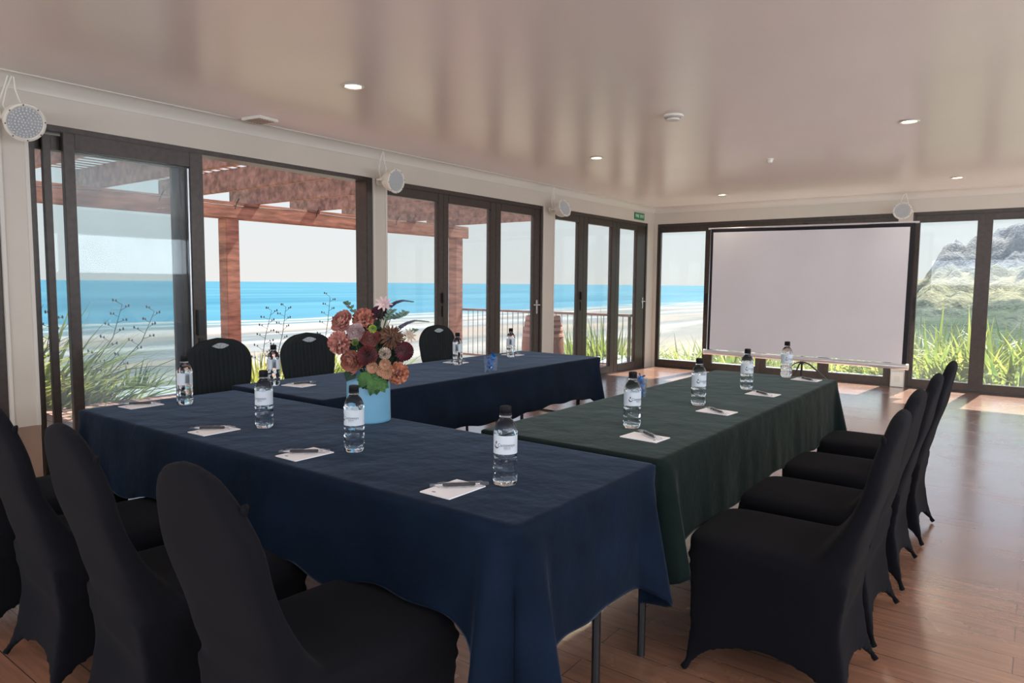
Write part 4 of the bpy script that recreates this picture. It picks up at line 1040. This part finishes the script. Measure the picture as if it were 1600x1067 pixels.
# rocky hill beyond the far doors
def hill_mat():
    m = bpy.data.materials.new('rocky_hillside'); m.use_nodes = True; n = m.node_tree.nodes; l = m.node_tree.links; b = n['Principled BSDF']
    b.inputs['Roughness'].default_value = .95; b.inputs['Specular IOR Level'].default_value = .05
    t = n.new('ShaderNodeTexCoord'); s = n.new('ShaderNodeSeparateXYZ'); l.new(t.outputs['Object'], s.inputs[0])
    q = n.new('ShaderNodeTexNoise'); q.inputs['Scale'].default_value = .22; q.inputs['Detail'].default_value = 10; q.inputs['Roughness'].default_value = .65; l.new(t.outputs['Object'], q.inputs[0])
    a = n.new('ShaderNodeMath'); a.operation = 'MULTIPLY_ADD'; a.inputs[1].default_value = 11; l.new(q.outputs[0], a.inputs[0]); l.new(s.outputs['Z'], a.inputs[2])
    mr = n.new('ShaderNodeMapRange'); mr.inputs[1].default_value = -1.5; mr.inputs[2].default_value = 16.5; l.new(a.outputs[0], mr.inputs[0])
    c = n.new('ShaderNodeValToRGB'); l.new(mr.outputs[0], c.inputs[0]); el = c.color_ramp.elements
    el[0].position = 0; el[0].color = (.05, .09, .04, 1); el[1].position = 1; el[1].color = (.17, .18, .20, 1)
    for p, col in ((.22, (.05, .075, .05)), (.33, (.07, .085, .07)), (.37, (.19, .19, .12)), (.52, (.24, .22, .15)), (.60, (.15, .16, .14)), (.68, (.18, .19, .21)), (.8, (.26, .25, .24))):
        e = el.new(p); e.color = (*col, 1)
    q2 = n.new('ShaderNodeTexNoise'); q2.inputs['Scale'].default_value = 2.6; q2.inputs['Detail'].default_value = 8; l.new(t.outputs['Object'], q2.inputs[0])
    mx = n.new('ShaderNodeMix'); mx.data_type = 'RGBA'; mx.blend_type = 'OVERLAY'; mx.inputs[0].default_value = .7; l.new(c.outputs[0], mx.inputs[6]); l.new(q2.outputs[0], mx.inputs[7])
    l.new(mx.outputs[2], b.inputs['Base Color'])
    bp = n.new('ShaderNodeBump'); bp.inputs['Strength'].default_value = .7; bp.inputs['Distance'].default_value = .35; l.new(q2.outputs[0], bp.inputs['Height']); l.new(bp.outputs[0], b.inputs['Normal'])
    return m
def sm(a, b_, x): u = max(0, min(1, (x-a)/(b_-a))); return u*u*(3-2*u)
def hz(x, y):      # ridge about 150 m away
    ridge = -6+9.5*sm(-26, -17.5, x)+7.2*sm(-16.2, -12.6, x)+1.6*sm(-8, 0, x)+1.3*sm(-19, -17, x)
    ridge += 1.0*noise.fractal(Vector((x*.35, 0, 3)), 1, 2, 4)
    f = sm(78, 143, y)**1.15; step = sm(128, 138, y)*.28
    base = -6.5+.2*noise.noise(Vector((x*.1, y*.1, 0)))
    z = base+(ridge-base)*(f*.72+step)
    z -= 2.8*sm(100, 143, y)
    k = sm(85, 125, y)
    z += k*(2.0*noise.fractal(Vector((x*.13, y*.10, 5)), 1, 2, 3)+1.0*noise.fractal(Vector((x*.45, y*.30, 9)), .9, 2.1, 6))
    z += k*.25*(round(z*.45)/.45-z)*(.6+.4*noise.noise(Vector((x*.2, y*.2, 2))))
    if z > 11.2: z = 11.2+(z-11.2)*.25
    if y > 150: z -= (y-150)*.9
    edge = sm(-34, -24, x); return -25.5+(z+25.5)*edge
m = MB(); m.grid(lambda u, v: (-40+110*u, 62+100*v, hz(-40+110*u, 62+100*v)), 300, 230)
o = m.build('hillside', hill_mat(), angle=180); struct(o, 'rocky headland with grassy slopes beyond the far doors', 'hill')

# ============================================================ PLANTS
def flaxmat(n_, c, c2):
    m = mat(n_, c, .45, spec=.5, var=(1.8, .3, (1, 1, 1), c2)); n = m.node_tree.nodes; l = m.node_tree.links
    b = n['Principled BSDF']; src = b.inputs['Base Color'].links[0].from_socket
    tl = n.new('ShaderNodeBsdfTranslucent'); l.new(src, tl.inputs[0])
    mx = n.new('ShaderNodeMixShader'); mx.inputs[0].default_value = .45; l.new(b.outputs[0], mx.inputs[1]); l.new(tl.outputs[0], mx.inputs[2]); l.new(mx.outputs[0], n['Material Output'].inputs[0])
    return m
m_flax = flaxmat('flax_leaf', (.10, .20, .035), (.42, .46, .10)); m_flaxd = flaxmat('flax_leaf_dark', (.06, .15, .05), (.22, .30, .08)); m_flaxy = flaxmat('flax_leaf_yellow', (.26, .34, .05), (.60, .55, .16))
m_stalk = mat('seed_stalk', (.05, .045, .04), .7)
def blade(m, r, L, wd, az, lean, droop, base):
    n = 9; c, s = math.cos(az), math.sin(az); pts = []
    for i in range(n+1):
        u = i/n; rr = L*(lean*u+droop*u*u*u); z = L*(u*math.sqrt(max(.05, 1-lean*lean))-droop*.9*u**3)
        pts.append((rr, z, wd*(1-u**2.2)*(.55+.9*u*(1-u)*2)+.001))
    tw = r.uniform(-.4, .4); vs = []
    for i, (rr, z, w_) in enumerate(pts):
        sx_, sy_ = -s, c; a = tw*i/n
        for k, q in ((-1, 0), (0, -1), (1, 0)):
            vs.append((base[0]+c*rr+sx_*w_*k*math.cos(a), base[1]+s*rr+sy_*w_*k*math.cos(a), base[2]+z+w_*k*math.sin(a)+.35*w_*q))
    m.add(vs, [(i*3+k, i*3+k+1, (i+1)*3+k+1, (i+1)*3+k) for i in range(n) for k in range(2)])
def flax(x, y, z, h, n, m_, label, seed, spread=.35, stalks=(), group='flax plants outside the windows', wd=.024):
    r = random.Random(seed); t = thing('flax_plant', label, 'plant', (x, y, z), 0, group); m = MB()
    n = int(n*1.5); wd *= 1.45
    for i in range(n):
        a = r.uniform(0, 6.28); rad = r.uniform(0, .18)*spread*2
        blade(m, r, h*r.uniform(.65, 1.1), r.uniform(.7, 1.25)*wd, a+r.uniform(-.4, .4), r.uniform(.05, .75), r.uniform(.0, .45), (rad*math.cos(a), rad*math.sin(a), 0))
    m.build('leaves', m_, t, angle=50)
    for (dx, dy, hh, lx) in stalks:
        s = MB(); top = Vector((dx+lx, dy+lx*.4, hh)); P_ = [Vector((dx*.3, dy*.3, 0)), Vector((dx*.7, dy*.7, hh*.5)), Vector((dx+lx*.5, dy+lx*.2, hh*.8)), top]
        s.tube(P_, [.007, .006, .005, .003], 6)
        for k in range(13):
            u = .35+.65*k/12; p = P_[1].lerp(P_[2], (u-.35)/.35) if u < .7 else P_[2].lerp(P_[3], (u-.7)/.3)
            sg = 1 if k % 2 else -1; d_ = Vector((.1*sg*r.uniform(.5, 1), .12*sg*r.uniform(.6, 1.1), .05+.05*r.random()))*(1.1-.6*(u-.35))
            s.tube([p, p+d_*.6, p+d_], [.003, .003, .002], 5); s.ball(p+d_, .013, 6, 5, (.8, .8, 1.6)); s.ball(p+d_*.65+Vector((0, 0, .015)), .010, 6, 5, (.8, .8, 1.5))
        s.build('seed_stalk', m_stalk, t)
# big flax beyond the deck at left
flax(-9.25, 2.2, -1.0, 2.35, 260, m_flaxy, 'large yellow-green flax clump outside the left sliding door, nearest the pillar', 11, .8, [(.3, .5, 2.0, .1), (.2, .9, 1.9, .2)], wd=.035)
flax(-9.75, 3.0, -1.1, 2.25, 260, m_flax, 'large green flax clump outside the left sliding door, behind the glass centre', 12, .8, [(.4, .9, 2.1, .3), (.2, 1.3, 2.0, .4)], wd=.033)
flax(-9.3, 3.4, -1.1, 1.7, 200, m_flaxy, 'low arching yellow flax in front of the concrete wall', 13, .8, wd=.033)
flax(-12.5, 5.6, -1.3, 1.35, 110, m_flaxd, 'dark bushy flax beyond the concrete wall', 14, .9)
flax(-12.0, 6.9, -1.3, 1.2, 100, m_flaxd, 'dark bush at the right of the left sliding door, beyond the wall', 15, .9)
# below the open doorway and middle doors
flax(-9.7, 6.35, -1.15, 1.6, 200, m_flaxy, 'yellow-green flax between the two left ribbed chairs', 16, .6, [(.0, .35, 2.05, .12), (-.1, .05, 2.0, .22)])
flax(-9.7, 7.35, -1.15, 1.5, 180, m_flaxy, 'yellow flax low behind the second ribbed chair', 17, .6, [(.0, .25, 2.2, .10)])
flax(-9.75, 8.5, -1.15, 1.6, 170, m_flax, 'green flax with tall stalks behind the bouquet', 18, .6, [(.0, .15, 2.40, .05), (.0, .35, 2.35, .0)])
k = 0
for x, y, h in ((-8.4, 10.9, 1.25), (-7.7, 11.0, 1.2), (-7.1, 10.8, 1.35)):
    k += 1; flax(x, y, -1.1, h, 80, m_flaxd, ('slender dark flax behind the railing, left of the middle doors', 'slender dark flax behind the railing, seen beside the door lever', 'slender dark flax behind the railing, left of the barrel')[k-1], 30+k, .6)
k = 0
for x, y, h, l in ((-7.1, 11.6, 1.75, 'flax behind the railing, immediately right of the barrel'), (-6.6, 11.9, 1.95, 'tallest flax behind the railing, in the middle of the corner doors'), (-6.0, 11.5, 1.6, 'arching flax behind the railing, near the corner lever'), (-5.5, 11.3, 1.35, 'flax outside the very corner of the room')):
    k += 1; flax(x, y, -1.1, h, 130, m_flax, l, 40+k, .7)
# row beyond the terrace
row = [(-5.3, 12.6, 1.35), (-4.7, 12.9, 1.55), (-4.1, 12.6, 1.4), (-3.4, 12.7, 1.3), (-2.8, 12.8, 1.5), (-2.2, 12.6, 1.4), (-1.75, 12.8, 1.7), (-1.25, 12.7, 2.0), (-.75, 12.9, 1.95), (-.25, 12.6, 2.05), (.3, 12.8, 1.95), (.9, 12.7, 2.1), (1.6, 12.9, 2.0)]
rl = ['flax seen at the left of the corner pane of the far doors', 'flax in the middle of the corner pane of the far doors', 'flax at the right of the corner pane of the far doors', 'flax under the left end of the projector screen', 'flax under the screen behind the tripod, to its left', 'flax under the screen behind the tripod, to its right',
      'flax under the right end of the projector screen', 'tall flax just right of the white outlet pillar', 'tall flax in the middle of the pane beside the screen', 'tall flax behind the brown door stile right of the screen', 'bright flax in the rightmost visible pane', 'flax at the extreme right edge of the view', 'flax beyond the right edge of the view']
for i, ((x, y, h), l) in enumerate(zip(row, rl)):
    flax(x, y, -1.0, h, 150, (m_flaxy, m_flax)[i % 2], l, 60+i, .9, wd=.036)
for i, (x, y, l) in enumerate(((-1.6, 14.4, 'dark scrub bush behind the flax by the white outlet pillar'), (.0, 14.6, 'dark scrub bush behind the flax at the right stile'), (1.4, 14.5, 'dark scrub bush at the right edge behind the flax'))):
    flax(x, y, -1.2, 2.1, 140, m_flaxd, l, 90+i, 1.3, group='scrub behind the flax')
